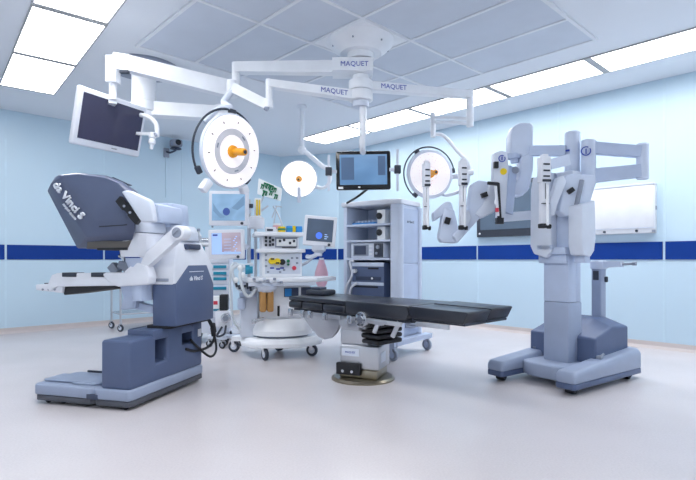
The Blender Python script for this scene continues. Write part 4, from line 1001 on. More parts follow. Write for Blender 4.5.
    for xa, xb in ((r[0], (r[0]+r[1])/2-0.004), ((r[0]+r[1])/2+0.004, r[1])):
        b.box(xa, xb, -0.34, -0.22, r[2], r[3], 0.018, 3)
    cn = obj('absorber_canister', b, 'amber', t, 'amber absorber canister')
    b = B(); b.lathe([(0.11, 0), (0.10, -0.03), (0.07, -0.06), (0, -0.06)], ((r[0]+r[1])/2, -0.28, r[3]+0.05), (0, 0, 1), 24); b.box(r[0]-0.03, r[1]+0.03, -0.32, -0.2, r[3]+0.04, r[3]+0.085, 0.01); obj('absorber_head', b, 'light_grey', t)
    for k in range(9):
        b = B(); px = 254 + 3.4*k; g = P(px, 279 + (k % 3)*1.6, y=-0.36); b.box(g.x-0.014, g.x+0.014, -0.39, -0.35, g.z-0.012, g.z+0.012, 0.004); obj('valve_block', b, 'light_grey' if k % 2 else 'mid_grey', t)
    b = B(); g = P(258, 321, y=-0.26); b.cyl((g.x-0.05, -0.27, g.z), (g.x+0.06, -0.25, g.z+0.02), 0.018, n=12); b.box(g.x-0.06, g.x-0.02, -0.29, -0.24, g.z-0.025, g.z+0.02, 0.006); obj('drain_tap', b, 'steel', t)
    # box and levers at the right of the pedestal
    r = rect(279.5, 317, 287, 304.5, F-0.02); pan('control_box', r, 'white_plastic', pd, 0.05, F, 0.006)
    r = rect(290, 316, 300, 309, F-0.02); pan('control_box', r, 'white_plastic', pd, 0.05, F, 0.006)
    r = rect(277.5, 316, 279.8, 306, F-0.02); pan('connector_strip', r, 'black_rubber', pd, 0.04)
    # corrugated breathing hoses hanging at the left
    def hose(pts, rr, nm='breathing_hose', m='hose_pale'):
        b = B(); b.tube(pts, rr, 10, 8); return obj(nm, b, m, t)
    H = lambda px, py, y: P(px, py, y=y)
    hose([H(251, 272, -0.2), H(244, 266, -0.24), H(236, 266, -0.26), H(232, 272, -0.26), H(238, 288, -0.26), H(246, 286, -0.26), H(252, 278, -0.28)], 0.018)
    hose([H(252, 264, -0.22), H(246, 266, -0.28), H(240, 274, -0.30), H(244, 292, -0.30), H(250, 296, -0.28), H(256, 288, -0.30)], 0.017)
    hose([H(240, 266, -0.2), H(235, 263, -0.2), H(231, 268, -0.24), H(230, 290, -0.22), H(233, 318, -0.2), H(240, 330, -0.18)], 0.012, 'drain_hose')
    for px, py in ((240, 268), (243, 275), (236, 280)):
        b = B(); g = H(px, py, -0.3); b.ball(g, 0.024, (1, 0.8, 1.2), 12); obj('hose_connector', b, 'chart_white', t)
    b = B(); g = H(247.5, 270, -0.3); b.cyl((g.x-0.02, -0.3, g.z), (g.x+0.05, -0.3, g.z), 0.036, n=16); b.cyl((g.x, -0.3, g.z-0.04), (g.x, -0.3, g.z+0.05), 0.022, n=12); obj('teal_filter', b, 'teal', t, 'teal breathing filter')
    b = B(); b.box(p0.x-0.12, p0.x+0.05, -0.18, -0.12, 0.62, 0.67, 0.01); b.box(p0.x-0.14, p0.x-0.06, -0.2, -0.14, 0.5, 0.62, 0.02); obj('hose_bracket', b, 'cool_grey', t)
    for k in range(7):
        b = B(); b.cyl(H(236+2.8*k, 283+2*(k % 2), -0.3), H(237+2.8*k, 287+2*(k % 3), -0.3), 0.012, n=8); obj('hose_clip', b, 'dark_grey', t)
    # gas bag arm
    b = B(); b.tube([H(298, 266, 0.13), H(306, 263, 0.2), H(312, 258, 0.22), H(316.5, 253.5, 0.24)], 0.016, 10, 5); b.cyl(H(315, 254.5, 0.24), H(318, 252.5, 0.24), 0.02, n=12); obj('bag_arm', b, 'steel_satin', t)
    # thin gooseneck rods above the shelf
    b = B(); b.tube([H(285, 232, 0.05), H(278, 214, 0.05), H(273, 206, 0.05)], 0.007, 6, 4); b.tube([H(272, 218, 0.05), H(276, 208, 0.05), H(279, 206, 0.05)], 0.006, 6, 4); b.tube([H(282, 207, 0.05), H(275, 206, 0.05)], 0.006, 6, 1); b.tube([H(276, 212, 0.05), (H(272, 230, 0.05).x, 0.05, ztop)], 0.006, 6, 1); obj('gooseneck', b, 'steel_satin', t)
    return t, ztop, rect, P
AM, ZTOP, ARECT, AP = anaesthesia_machine()
AMR = math.degrees(AM.rotation_euler.z)
def on_am(px, y):
    v = AP(px, 230, y=y); return (AM.matrix_basis @ V((v.x, y, ZTOP)))
# little things on its top shelf
def carton(px, w, d, h, m, m2, label, nm='drug_carton', yy=-0.12):
    t = thing(nm, label, 'carton', on_am(px, yy) + V((0, 0, 0.001)), AMR, 'cartons on top of the anaesthesia machine')
    b = B(); b.box(-w/2, w/2, -d/2, d/2, 0, h, 0.004); obj('box', b, m, t)
    b = B(); b.box(-w/2-0.001, w/2+0.001, -d/2-0.001, d/2+0.001, h*0.35, h*0.7); obj('band', b, m2, t)
carton(281.5, 0.07, 0.08, 0.06, 'yellow', 'green', 'green and yellow carton, leftmost on the anaesthesia machine')
carton(289.2, 0.06, 0.07, 0.068, 'sky_blue', 'teal', 'blue carton with teal band between two cartons on the anaesthesia machine')
carton(293.8, 0.03, 0.06, 0.07, 'yellow', 'yellow', 'narrow yellow carton standing between the two blue cartons')
carton(298.8, 0.06, 0.07, 0.066, 'sky_blue', 'sky_blue', 'plain blue carton, rightmost on the anaesthesia machine')
t = thing('sensor_box', 'low white box with black front on the anaesthesia machine, left of the cartons', 'device', on_am(270.5, -0.16) + V((0, 0, 0.001)), AMR)
b = B(); b.box(-0.05, 0.05, -0.05, 0.05, 0, 0.05, 0.006); obj('case', b, 'white_plastic', t)
b = B(); b.box(-0.04, 0.02, -0.054, -0.05, 0.008, 0.03); obj('front_plate', b, 'dark_grey', t)
t = thing('cup', 'pale pinkish cup on the anaesthesia machine, next to the low white box', 'cup', on_am(277, 0.0) + V((0, 0, 0.001)), AMR)
b = B(); b.lathe([(0.0, 0), (0.036, 0), (0.042, 0.10), (0.038, 0.10), (0.033, 0.006), (0, 0.006)], n=24); obj('body', b, 'white_plastic', t)
b = B(); b.lathe([(0.0385, 0.04), (0.0395, 0.04), (0.0415, 0.08), (0.0405, 0.08), (0.0385, 0.04)], n=24); obj('sleeve', b, 'pink', t)

# pink breathing bag
c = K(321.5, 272, 5.74)
t = thing('breathing_bag', 'pink translucent breathing bag hanging under the right monitor', 'breathing bag', (c.x, c.y, 0), 10)
L = lambda px, py: KL(t, px, py, 5.74)
b = B(); zt = L(321, 259).z; zb = L(321, 289.5).z; h_ = zt - zb
prof = [(0.0, 0), (0.028, 0.0), (0.035, -0.08*h_), (0.055, -0.25*h_), (0.075, -0.45*h_), (0.080, -0.60*h_), (0.060, -0.82*h_), (0.03, -0.96*h_), (0, -h_)]
b.lathe(prof, (0, 0, zt), (0, 0, 1), 20, 1.0, 0.6); obj('bag', b, 'pink', t)
b = B(); b.cyl((0, 0, zt-0.01), (0, 0, zt+0.012), 0.026, n=14); obj('neck', b, 'white_plastic', t)

# monitors on the machine
def monitor(nm, label, corners, Y, d, m_screen, arm, yaw=None):
    TL, TR, BR, BL = [K(x, y, Y) for x, y in corners]
    c = (TL+TR+BL+BR)/4
    t = thing(nm, label, 'monitor', (c.x, c.y, c.z), 0, None)
    o = t.location
    r = (TR-TL)+(BR-BL); u = (TL-BL)+(TR-BR); w, h = r.length/2, u.length/2
    m = basis((0, 0, 0), r, u)
    if yaw: m = Matrix.Rotation(R(yaw), 4, 'Z') @ m
    cs, sc = monitor_parts(t, m, w, h, d, 'white_plastic', m_screen, 0.032, 0.012, 0.048)
    b = B(m); b.cyl((w/2-0.06, -h/2+0.022, 0), (w/2-0.06, -h/2+0.022, 0.012), 0.014, n=14); obj('rotary_knob', b, 'dark_grey', cs)
    b = B(); arm(b, m, w, h, o); obj('mount_arm', b, 'light_grey', t)
    return t, m, w, h, sc, cs
def arm_top(b, m, w, h, o):
    b.beam(m @ V((0.1, 0, -0.05)), m @ V((0.17, -0.02, -0.09)), 0.06, 0.05, 0.01); b.beam(m @ V((0.17, -0.02, -0.09)), m @ V((0.185, -0.04, -0.10)), 0.05, 0.05, 0.01)
t, m, w, h, sc, cs = monitor('patient_monitor', 'upper white monitor with a bluish scope picture, under the big round light', ((209, 190.5), (248.5, 191), (248, 225.5), (208.5, 225.5)), 4.96, 0.05, 'scope_screen', arm_top)
b = B(m); b.lathe([(0, 0.0035), (0.032, 0.0035), (0.032, 0.0042), (0, 0.0042)], (-0.02, -0.035, 0), (0, 0, 1), 20, 1.1, 1.2); obj('picture_spot', b, 'screen_eye', sc)
for pl_ in ([(-0.15, 0.05), (-0.15, -0.03), (-0.08, -0.10), (-0.03, -0.09), (-0.08, -0.05), (-0.12, 0.0)], [(0.03, 0.0), (0.155, 0.125), (0.155, 0.03), (0.09, -0.02)]):
    b = B(m); b.prism(pl_, 'z', 0.0033, 0.0037); obj('picture_shade', b, 'scope_shade', sc)
b = B(m); b.cyl((-w/2+0.03, -h/2-0.002, -0.03), (-w/2+0.03, -h/2-0.02, -0.03), 0.01, n=8); obj('foot_knob', b, 'mid_grey', cs)
t, m, w, h, sc, cs = monitor('patient_monitor', 'lower white monitor with purple and pale blue display, below the scope monitor', ((209, 230), (244.5, 229), (243.5, 259), (207.5, 259.5)), 4.95, 0.05, 'vitals_screen', arm_top)
b = B(m); x0 = -w/2+0.034; b.box(x0, x0+0.10, -h/2+0.07, h/2-0.034, 0.0033, 0.0038); b.box(x0, w/2-0.034, -h/2+0.05, -h/2+0.072, 0.0033, 0.0038); obj('side_column', b, 'screen_pale_blue', sc)
b = B(m)
for k in range(9): b.box(0.07+0.012*(k % 3), 0.085+0.012*(k % 3), -0.09+0.02*k, -0.08+0.02*k, 0.0033, 0.0038)
for k in range(5): b.box(-0.02, 0.05, -0.07+0.03*k, -0.066+0.03*k, 0.0033, 0.0037)
obj('readings', b, 'screen_pale_blue', sc)
b = B(m); b.box(x0+0.012, x0+0.06, h/2-0.062, h/2-0.046, 0.0038, 0.0042); obj('menu_bar', b, 'deep_blue', sc)
def arm_right(b, m, w, h, o):
    g = lambda px, py, Y: K(px, py, Y) - o
    b.lathe([(0.075, 0), (0.07, -0.05), (0.03, -0.085), (0, -0.085)], m @ V((0, -h/2+0.01, -0.04)), (0, 0, 1), 22)
    b.tube([m @ V((0, -h/2-0.07, -0.04)), g(314, 256, 5.1), g(310, 257, 5.16), g(307, 256.5, 5.2)], 0.022, 10, 5)
    b.box(m[0][3]-0.05, m[0][3]+0.02, -0.02, 0.06, -h/2-0.10, -h/2-0.07, 0.01)
t, m, w, h, sc, cs = monitor('patient_monitor', 'tilted white monitor with dark screen and blue spot, right of the anaesthesia machine', ((304.8, 214.5), (337, 217.5), (335.2, 247.5), (302.5, 245)), 5.0, 0.06, 'dark_screen', arm_right)
b = B(m); b.lathe([(0, 0.0035), (0.032, 0.0035), (0.032, 0.0042), (0, 0.0042)], (-0.005, -0.045, 0), (0, 0, 1), 20, 1.0, 1.05); obj('picture_spot', b, 'screen_blue_spot', sc)
b = B(m)
for k in range(3): b.box(0.05, 0.075+0.012*(k % 2), -0.075+0.02*k, -0.067+0.02*k, 0.0035, 0.0042)
obj('readings', b, 'screen_pale_blue', sc)

# tilted white card with green drawing behind the scope monitor
TL, TR, BR, BL = K(258.5, 178, 5.35), K(282, 188.5, 5.35), K(280.5, 201, 5.35), K(257, 194, 5.35)
c = (TL+TR+BR+BL)/4
t = thing('hook_board', 'tilted white board with dark green hooks above the anaesthesia machine', 'board', c, 0)
r = (TR-TL)+(BR-BL); u = (TL-BL)+(TR-BR); m = basis((0, 0, 0), r, u)
pts = [m.inverted() @ (p - c) for p in (TL, TR, BR, BL)]
b = B(m); b.prism([(p.x, p.y) for p in pts], 'z', -0.03, 0.0, 0.008); bd = obj('board', b, 'chart_white', t)
rnd = random.Random(4)
for k, (px, py) in enumerate(((262.5, 187), (265, 185.5), (268, 186.5), (271, 193.5), (275, 190.5), (276, 197), (265, 193.5), (271.5, 188))):
    q = m.inverted() @ (K(px, py, 5.35) - c); s = 0.6 + 0.5*rnd.random()
    b = B(m); b.box(q.x-0.028*s, q.x+0.02*s, q.y+0.012, q.y+0.028, 0.0, 0.02, 0.003); b.box(q.x-0.02*s, q.x-0.004, q.y-0.035*s, q.y+0.014, 0.0, 0.016, 0.003); b.box(q.x+0.006, q.x+0.022*s, q.y-0.02, q.y+0.01, 0.0, 0.014, 0.003)
    obj('hook', b, 'green', t)
b = B(); b.cyl(m @ V((-0.05, -0.02, -0.05)), m @ V((-0.05, -0.3, -0.06)), 0.01, n=8); b.beam(m @ V((-0.05, -0.28, -0.06)), K(268, 206, 5.46) - c, 0.02, 0.02); b.beam(m @ V((-0.05, -0.02, -0.05)), m @ V((-0.05, 0, -0.02)), 0.04, 0.04); obj('stand_rod', b, 'steel_satin', t)

# ------------------------------------------------------------------ supply trolley with teal drawers (behind console and monitors)
def supply_trolley():
    c = K(209, 300, 6.2)
    t = thing('supply_trolley', 'pale trolley of teal-fronted drawers between the console and the anaesthesia machine', 'trolley', (c.x, c.y, 0), 8)
    P = lambda px, py, **k: PL(t, px, py, **k)
    F = -0.25
    x0, x1 = P(187, 280, y=F).x, P(229.5, 280, y=F).x
    ztop = P(200, 243, y=F).z
    b = B(); b.box(x0, x1, F+0.01, 0.25, 0.13, ztop-0.03, 0.008); bd = obj('body', b, 'light_grey', t)
    b = B(); b.box(x0-0.02, x1+0.02, F-0.02, 0.27, ztop-0.03, ztop, 0.008); obj('top', b, 'white_enamel', t)
    ys = [246, 263.5, 270, 275.5, 285, 295, 306, 318]
    for i, (a, c_) in enumerate(zip(ys, ys[1:])):
        za, zc = P(210, a, y=F).z, P(210, c_, y=F).z
        b = B(); b.box(x0+0.015, x1-0.015, F-0.006, F+0.012, zc+0.008, za-0.006, 0.004); dr = obj('drawer', b, 'white_plastic', t)
        if i >= 1:
            hl = P(213.5, 270, y=F).x; hr = P(226.5, 270, y=F).x; zz = za-0.035
            b = B(); b.box(hl, hr, F-0.022, F-0.005, zz-0.022, zz+0.014, 0.004); obj('label_handle', b, 'teal', dr)
        else:
            b = B(); b.box(x0+0.03, P(205, 250, y=F).x, F-0.02, F-0.005, za-0.055, za-0.01, 0.004); obj('label_handle', b, 'teal', dr)
    for x in (x0+0.06, x1-0.06):
        for y in (-0.19, 0.19): caster(t, (x, y, 0), 0.055, 'dark_grey', 'light_grey', 'steel', 80, top=0.135)
    return t, ztop, P
ST, SZ, SPL = supply_trolley()
def clutter(px, kind, label, nm, cat, yy=-0.1, s=1.0):
    v = SPL(px, 240, y=yy); o = ST.matrix_basis @ V((v.x, yy, SZ))
    t = thing(nm, label, cat, o + V((0, 0, 0.001)), 8 + rnd.uniform(-5, 5), 'instruments on the supply trolley')
    if kind == 'tray':
        b = B(); b.box(-0.09*s, 0.09*s, -0.07, 0.07, 0, 0.05, 0.01); obj('tray', b, 'steel', t)
        b = B()
        for k in range(5): b.cyl((-0.07*s+0.03*k*s, -0.05, 0.055), (-0.05*s+0.03*k*s, 0.05, 0.065), 0.008, n=8)
        obj('instrument', b, 'steel_satin', t)
    else:
        b = B(); b.lathe([(0, 0), (0.035, 0), (0.038, 0.10*s), (0.02, 0.13*s), (0.018, 0.16*s), (0, 0.16*s)], n=16); obj('bottle', b, 'steel_satin', t)
        b = B(); b.cyl((0, 0, 0.155*s), (0, 0, 0.19*s), 0.02, n=12); obj('cap', b, 'mid_grey', t)
clutter(190.5, 'tray', 'steel instrument tray at the left on top of the teal drawer trolley', 'instrument_tray', 'tray')
clutter(198.6, 'bottle', 'steel bottle standing between the trays on the teal drawer trolley', 'steel_bottle', 'bottle', yy=0.12, s=1.0)
clutter(206.5, 'tray', 'steel instrument tray beside the monitors on the teal drawer trolley', 'instrument_tray', 'tray', s=0.8)

# suction stand between trolley and anaesthesia machine
c = K(222, 318, 5.66)
t = thing('suction_unit', 'white suction unit with round gauge low beside the console cables', 'suction unit', (c.x, c.y, 0), 5)
P = lambda px, py, y=0.0: PL(t, px, py, y=y)
b = B(); x0, x1 = P(215, 320).x, P(230, 320).x; b.box(x0, x1, 0.0, 0.2, P(220, 328).z, P(220, 311).z, 0.02); cs = obj('case', b, 'white_plastic', t)
b = B(); g = P(226, 318); b.lathe([(0.055, 0), (0.055, 0.03), (0.045, 0.034), (0, 0.034)], (g.x, 0.0, g.z), (0, -1, 0), 24); ga = obj('gauge', b, 'steel', cs)
b = B(); b.cyl((g.x, -0.034, g.z), (g.x, -0.038, g.z), 0.034, n=20); obj('gauge_face', b, 'mid_grey', ga)
b = B(); g2 = P(220, 302); b.box(g2.x-0.01, g2.x+0.08, 0.02, 0.12, g2.z-0.1, g2.z+0.08, 0.01); obj('pump_head', b, 'black_rubber', t)
b = B(); b.box(g2.x-0.10, g2.x-0.01, 0.02, 0.12, g2.z-0.08, g2.z+0.06, 0.01); obj('filter_jar', b, 'chart_white', t)
b = B(); b.box(g2.x-0.075, g2.x-0.03, 0.014, 0.02, g2.z-0.03, g2.z+0.01); obj('warning_label', b, 'red', t)
b = B(); b.cyl(((x0+x1)/2, 0.1, 0.12), ((x0+x1)/2, 0.1, P(220, 296).z), 0.02, n=12); b.box(x0-0.1, x1+0.1, 0.06, 0.14, 0.10, 0.14, 0.01); b.box((x0+x1)/2-0.04, (x0+x1)/2+0.04, -0.03, 0.20, 0.10, 0.14, 0.01); obj('stand', b, 'light_grey', t)
for x, y in ((x0-0.08, 0.1), (x1+0.08, 0.1), ((x0+x1)/2, -0.01), ((x0+x1)/2, 0.17)):
    caster(t, (x, y, 0), 0.04, 'black_rubber', 'mid_grey', 'steel', 70, top=0.11)
b = B(); b.tube([P(222, 327, -0.02), P(217, 336, -0.1), P(224, 334, -0.15), P(226, 326, -0.05)], 0.012, 8, 6); obj('hose', b, 'dark_grey', t)

# wire trolley behind the console
c = K(140, 328, 7.35)
t = thing('wire_trolley', 'small chrome wheeled trolley standing behind the console by the left wall', 'trolley', (c.x, c.y, 0), 40)
b = B()
hx, hy = 0.33, 0.22
for x in (-hx, hx):
    for y in (-hy, hy): b.cyl((x, y, 0.11), (x, y, 0.92), 0.014, n=10)
for z in (0.24, 0.9):
    for y in (-hy, hy): b.cyl((-hx, y, z), (hx, y, z), 0.010, n=8)
    for x in (-hx, hx): b.cyl((x, -hy, z), (x, hy, z), 0.010, n=8)
obj('frame', b, 'steel_satin', t)
b = B(); b.box(-hx, hx, -hy, hy, 0.235, 0.25, 0.003); obj('lower_shelf', b, 'steel', t)
b = B(); b.box(-hx, hx, -hy, hy, 0.885, 0.90, 0.003); obj('upper_shelf', b, 'steel', t)
for x in (-hx, hx):
    for y in (-hy, hy): caster(t, (x, y, 0), 0.05, 'dark_grey', 'light_grey', 'steel', 30, top=0.115)

# ------------------------------------------------------------------ vision cart
def vision_cart():
    t = thing('vision_cart', 'tall pale grey equipment tower with open shelves and side panel, behind the table', 'equipment cart', (0.516, 5.20, 0), math.degrees(math.atan2(-0.58, 0.81)))
    P = lambda px, py, **k: PL(t, px, py, **k)
    # local: x = along the front towards the right (its right front corner at x = 0), y = into depth
    W, D, H = 0.70, 0.46, 1.60
    b = B()
    for x0, x1 in ((-W, -W+0.05), (-0.095, 0.0)): b.box(x0, x1, 0, D, 0.16, H-0.02, 0.012)
    b.box(-W+0.05, -0.09, D-0.03, D, 0.16, H-0.02); cab = obj('cabinet', b, 'slate_pale', t)
    b = B(); b.prism([(-W-0.02, -0.02), (-0.10, -0.03), (0.03, 0.02), (0.02, D+0.01), (-W-0.02, D+0.01)], 'z', H-0.02, H+0.03, 0.012); obj('top_cap', b, 'white_plastic', t)
    b = B(); b.box(0.0, 0.014, 0.09, D-0.03, 0.20, 0.95, 0.004); b.box(0.0, 0.014, 0.09, D-0.03, 0.965, H-0.06, 0.004); sp = obj('side_panel', b, 'cool_grey', t)
    b = B(); b.cyl((0.012, 0.03, 0.16), (0.012, 0.03, H-0.03), 0.035, n=18); b.cyl((0.012, D-0.02, 0.16), (0.012, D-0.02, H-0.03), 0.03, n=18); obj('corner_post', b, 'slate_pale', t)
    lettering('lettering', 'da Vinci S', 0.04, basis((0.0155, 0.24, P(406, 221.5, x=0.015).z), (0, 1, 0), (0, 0, 1)), 'letter_grey', sp, 0.2)
    b = B(); b.tube([(0.02, 0.12, 0.30), (0.05, 0.2, 0.29), (0.05, 0.32, 0.29), (0.02, 0.40, 0.30)], 0.018, 8, 5); b.tube([(0.02, 0.12, 0.33), (0.07, 0.2, 0.32), (0.07, 0.32, 0.32), (0.02, 0.40, 0.33)], 0.012, 8, 5); obj('cable_hook', b, 'mid_grey', t)
    zs = {}
    for k, py in (('a', 224), ('b', 240), ('c', 258)):
        zs[k] = P(365, py, y=0.0).z
    zs['d'] = P(365, 302, y=0.0).z
    for k in zs:
        b = B(); b.box(-W+0.05, -0.095, -0.005, D-0.03, zs[k]-0.022, zs[k], 0.004); obj('shelf', b, 'slate_pale', t)
    b = B(); b.box(-W+0.05, -0.095, 0.02, D-0.03, 0.16, 0.40, 0.004); obj('lower_housing', b, 'cool_grey', t)
    # base with outrigger legs and castors
    b = B(); b.box(-W+0.02, 0.0, 0.0, D, 0.10, 0.16, 0.012); bs = obj('base', b, 'cool_grey', t)
    g1, g2 = P(393, 361, z=0), P(427, 350, z=0)
    for g in (g1, g2): caster(t, (g.x, g.y, 0), 0.062, 'mid_grey', 'cool_grey', 'cool_grey', 75, top=0.15)
    b = B(); b.beam((g1.x-0.02, g1.y-0.02, 0.165), (g2.x+0.01, g2.y+0.02, 0.165), 0.09, 0.05, 0.014); b.beam((g1.x, g1.y, 0.155), (-0.15, 0.1, 0.15), 0.09, 0.05, 0.012); b.beam((g2.x, g2.y, 0.155), (-0.05, 0.4, 0.15), 0.09, 0.05, 0.012); obj('outrigger', b, 'cool_grey', t)
    for x, y in ((-W+0.08, 0.06), (-W+0.08, D-0.06)): caster(t, (x, y, 0), 0.05, 'mid_grey', 'cool_grey', 'cool_grey', 75, top=0.11)
    b = B(); b.tube([P(354, 261, y=-0.02), P(350, 262, y=-0.05), P(352, 275, y=-0.06), P(347, 285, y=-0.05), P(345, 294, y=-0.03)], 0.012, 8, 6); b.tube([P(357, 283, y=-0.02), P(351, 288, y=-0.05), P(349, 300, y=-0.04)], 0.012, 8, 6); obj('cable', b, 'white_plastic', t)
    return t, zs, P, W, D
VT, VZ, VP_, VW, VD = vision_cart()
VR = math.degrees(VT.rotation_euler.z)
def on_vc(x, y, z):
    return VT.matrix_basis @ V((x, y, z))
def device(nm, label, cat, px0, px1, zk, h, d, m, detail, y=0.03):
    x0, x1 = VP_(px0, 250, y=y).x, VP_(px1, 250, y=y).x
    x0 = max(x0, -VW+0.052); x1 = min(x1, -0.10)
    t = thing(nm, label, cat, on_vc((x0+x1)/2, y, VZ[zk]+0.001), VR)
    w = x1 - x0
    b = B(); b.box(-w/2, w/2, 0, d, 0, h, 0.008); body = obj('case', b, m, t)
    detail(t, w, h, body); return t
def det_light(t, w, h, body):
    b = B(); b.box(-w*0.42, 0.02, -0.006, 0.001, h*0.14, h*0.88, 0.004); s_ = obj('bezel', b, 'mid_grey', body)
    b = B(); b.box(-w*0.38, -0.01, -0.010, -0.004, h*0.22, h*0.8); obj('screen', b, 'slate_deep', s_)
    b = B()
    for k in range(3): b.box(0.03, 0.07, -0.008, 0.0, h*(0.2+0.25*k), h*(0.32+0.25*k), 0.002)
    obj('key', b, 'white_plastic', body)
    b = B(); b.box(w*0.22, w*0.48, -0.012, 0.0, h*0.05, h*0.95, 0.003); pn = obj('socket_panel', b, 'dark_grey', body)
    b = B(); b.cyl((w*0.35, -0.012, h*0.7), (w*0.35, -0.03, h*0.7), 0.02, n=14); b.cyl((w*0.30, -0.012, h*0.3), (w*0.30, -0.024, h*0.3), 0.014, n=12); obj('socket', b, 'mid_grey', pn)
hc = VP_(365, 242, y=0.03).z - VZ['c']
device('video_processor', 'grey video unit with small screen on the middle shelf of the tower', 'video unit', 351, 384, 'c', min(max(0.1, hc), VZ['b']-VZ['c']-0.03), 0.34, 'light_grey', det_light)
def cam_unit(label, zk, px, hh):
    x = VP_(px, 230, y=0.06).x; x = min(x, -0.15)
    t = thing('camera_unit', label, 'camera unit', on_vc(x, 0.06, VZ[zk]+0.001), VR, 'camera units on the tower shelves')
    b = B(); b.box(-0.05, 0.05, 0, 0.2, 0, hh, 0.008); obj('case', b, 'chart_white', t)
    b = B(); b.lathe([(0.035, 0), (0.035, 0.012), (0.02, 0.018), (0, 0.018)], (-0.02, 0.0, hh*0.55), (0, -1, 0), 20); obj('lens_socket', b, 'black_rubber', t)
hh = min(VP_(365, 209, y=0.06).z - VZ['a'], 0.15)
cam_unit('white camera unit with black round socket on the top shelf of the tower', 'a', 381, hh)
cam_unit('white camera unit with black round socket on the second shelf of the tower', 'b', 381, min(0.15, VZ['a']-VZ['b']-0.03))
t = thing('tool_tray', 'blue tray of small tools on the top shelf of the tower', 'tray', on_vc(-0.46, 0.06, VZ['a']+0.001), VR)
b = B(); b.box(-0.16, 0.14, 0, 0.15, 0, 0.02, 0.004); obj('tray', b, 'sky_blue', t)
b = B()
for k in range(6): b.beam((-0.13+0.045*k, 0.02, 0.03), (-0.10+0.045*k, 0.12, 0.04+0.01*(k % 2)), 0.02, 0.02, 0.004)
obj('tool', b, 'slate_pale', t)
def det_low(t, w, h, body):
    b = B(); b.box(-w*0.5, w*0.5, -0.012, 0, h*0.90, h, 0.003); b.box(-w*0.5, w*0.5, -0.014, 0, h*0.42, h*0.5, 0.003); obj('front_seam', b, 'slate_pale', body)
    b = B(); b.box(w*0.02, w*0.34, -0.006, 0, h*0.83, h*0.87); b.box(-w*0.42, w*0.32, -0.008, 0, h*0.36, h*0.40); obj('vent_slot', b, 'black_rubber', body)
    b = B(); b.box(-w*0.36, w*0.4, -0.008, 0, h*0.55, h*0.64); obj('printed_strip', b, 'slate_deep', body)
    b = B(); b.cyl((w*0.15, -0.008, h*0.6), (w*0.15, -0.013, h*0.6), 0.012, n=12); obj('indicator', b, 'chart_white', body)
    b = B(); b.cyl((-w*0.38, 0.0, h*0.78), (-w*0.38, -0.04, h*0.78), 0.022, n=14); obj('plug', b, 'white_plastic', body)
device('core_unit', 'slate grey electronics unit in the lower bay of the tower', 'electronics unit', 352, 384, 'd', VZ['c']-VZ['d']-0.05, 0.36, 'slate_mid', det_low)

# ------------------------------------------------------------------ things on the walls
def on_wall(px, py, side):
    d = V(((px-CX)/FPX, 1, (HY-py)/FPX)); o = V((0, 0, CAMZ)); nrm = BX if side == 'r' else AX
    k = (CORN - V((0, 0, 0)) - V((0, 0, 0))).dot(nrm) / d.dot(nrm) if True else 0
    return o + d*k
def wall_frame(c, side):
    return RZ_A if side == 'r' else RZ_A + 90
# right wall: local x along the wall to the right, local -y into the room
a, c_ = on_wall(657, 183, 'r'), on_wall(657, 233, 'r')
e = on_wall(560, 242, 'r')
hi, lo = a.z, c_.z
ctr = (V((a.x, a.y, 0)) + V((e.x, e.y, 0)))/2; wd = (V((a.x, a.y, 0)) - V((e.x, e.y, 0))).length
t = thing('film_viewer', 'white wall-mounted film light box right of the grey robot arms', 'light box', (ctr.x, ctr.y, (hi+lo)/2), RZ_A)
hh = (hi-lo)/2
b = B(); b.box(-wd/2, wd/2, -0.075, -0.001, -hh, hh, 0.008); cs = obj('casing', b, 'film_white', t)
b = B(); b.box(-wd/2+0.03, wd/2-0.02, -0.079, -0.074, -hh+0.07, hh-0.02, 0.002); obj('viewing_panel', b, 'film_panel', cs)
b = B(); b.box(-wd/2, wd/2, -0.085, -0.07, hh-0.018, hh+0.004, 0.003); obj('film_grip', b, 'light_grey', cs)
b = B(); b.box(-wd/2, wd/2, -0.082, -0.07, -hh+0.055, -hh+0.068, 0.002); obj('lower_lip', b, 'light_grey', cs)
for px in (607, 639):
    q = on_wall(px, 231, 'r'); xx = (V((q.x, q.y, 0)) - V((ctr.x, ctr.y, 0))).dot(AX)
    b = B(); b.cyl((xx, -0.075, -hh+0.028), (xx, -0.095, -hh+0.028), 0.014, n=12); obj('knob', b, 'dark_grey', cs)
b = B(); b.box(wd/2-0.004, wd/2+0.006, -0.06, -0.02, -0.02, 0.02); b.box(wd/2-0.03, wd/2+0.002, -0.08, -0.06, -hh+0.01, -hh+0.035, 0.002); obj('corner_catch', b, 'mid_grey', cs)

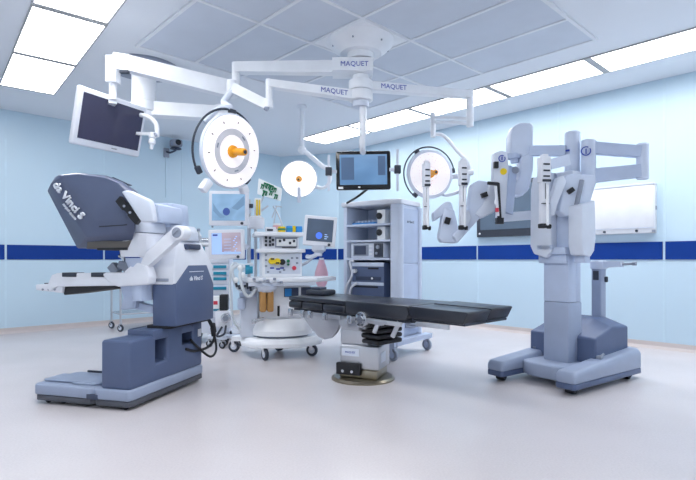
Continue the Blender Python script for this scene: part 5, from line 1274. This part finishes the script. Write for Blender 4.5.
a, c_ = on_wall(479, 185, 'r'), on_wall(479, 237.5, 'r'); e = on_wall(556, 240, 'r')
hi, lo = a.z, c_.z
ctr = (V((a.x, a.y, 0)) + V((e.x, e.y, 0)))/2; wd = (V((a.x, a.y, 0)) - V((e.x, e.y, 0))).length
t = thing('wall_screen', 'dark framed grey screen on the right wall, behind the robot arms', 'screen', (ctr.x, ctr.y, (hi+lo)/2), RZ_A)
hh = (hi-lo)/2
b = B(); b.box(-wd/2, wd/2, -0.06, -0.001, -hh, hh, 0.006); cs = obj('frame', b, 'dark_grey', t)
b = B(); b.box(-wd/2+0.06, wd/2-0.06, -0.063, -0.058, -hh+0.10, hh-0.06); obj('screen', b, 'slate_screen', cs)
b = B(); b.cyl((-wd/2+0.05, -0.06, -hh+0.05), (-wd/2+0.05, -0.066, -hh+0.05), 0.014, n=12); obj('power_lamp', b, 'white_plastic', cs)

# left wall: security camera
q = on_wall(166, 152, 'l')
t = thing('wall_camera', 'small black security camera on a bracket high on the left wall', 'camera', (q.x, q.y, q.z), RZ_A + 90)
b = B(); b.box(-0.045, 0.045, -0.03, -0.001, -0.09, 0.06, 0.006); obj('wall_plate', b, 'mid_grey', t)
b = B(); b.tube([(0, -0.02, 0.0), (0.03, -0.1, -0.02), (0.09, -0.17, 0.02), (0.09, -0.17, 0.07)], 0.016, 8, 5); b.lathe([(0.0, 0.06), (0.085, 0.03), (0.09, 0.015), (0, 0.04)], (0.09, -0.17, 0.02), (0, 0, 1), 20); obj('bracket', b, 'slate_deep', t)
b = B(); b.box(0.01, 0.17, -0.26, -0.10, 0.07, 0.18, 0.02, 3); cb = obj('housing', b, 'mid_grey', t)
b = B(); b.cyl((0.09, -0.255, 0.13), (0.09, -0.275, 0.13), 0.045, n=20); obj('lens', b, 'black_gloss', cb)
b = B(); b.box(-0.012, 0.012, -0.012, -0.001, -0.75, -0.09, 0.003); obj('cable_duct', b, 'seam_white', t)

# ------------------------------------------------------------------ light, world, camera
w = bpy.data.worlds.new('World'); S.world = w; w.use_nodes = True
bg = w.node_tree.nodes['Background']; bg.inputs[0].default_value = (0.75, 0.85, 1, 1); bg.inputs[1].default_value = 0.3

cam = bpy.data.cameras.new('Camera'); co = bpy.data.objects.new('Camera', cam); COL.objects.link(co)
co.location = (0, 0, CAMZ); co.rotation_euler = (R(90), 0, 0)
cam.sensor_fit = 'HORIZONTAL'; cam.sensor_width = 36.0; cam.lens = 36.0*FPX/696.0
cam.shift_y = (HY - 240.0)/696.0; cam.clip_start = 0.05
S.camera = co
S.view_settings.view_transform = 'Standard'; S.view_settings.look = 'None'; S.view_settings.gamma = 1.0; S.view_settings.use_curve_mapping = False
S.view_settings.exposure = 0.30
S.cycles.max_bounces = 10; S.cycles.diffuse_bounces = 6; S.cycles.glossy_bounces = 4
S.cycles.sample_clamp_indirect = 6.0
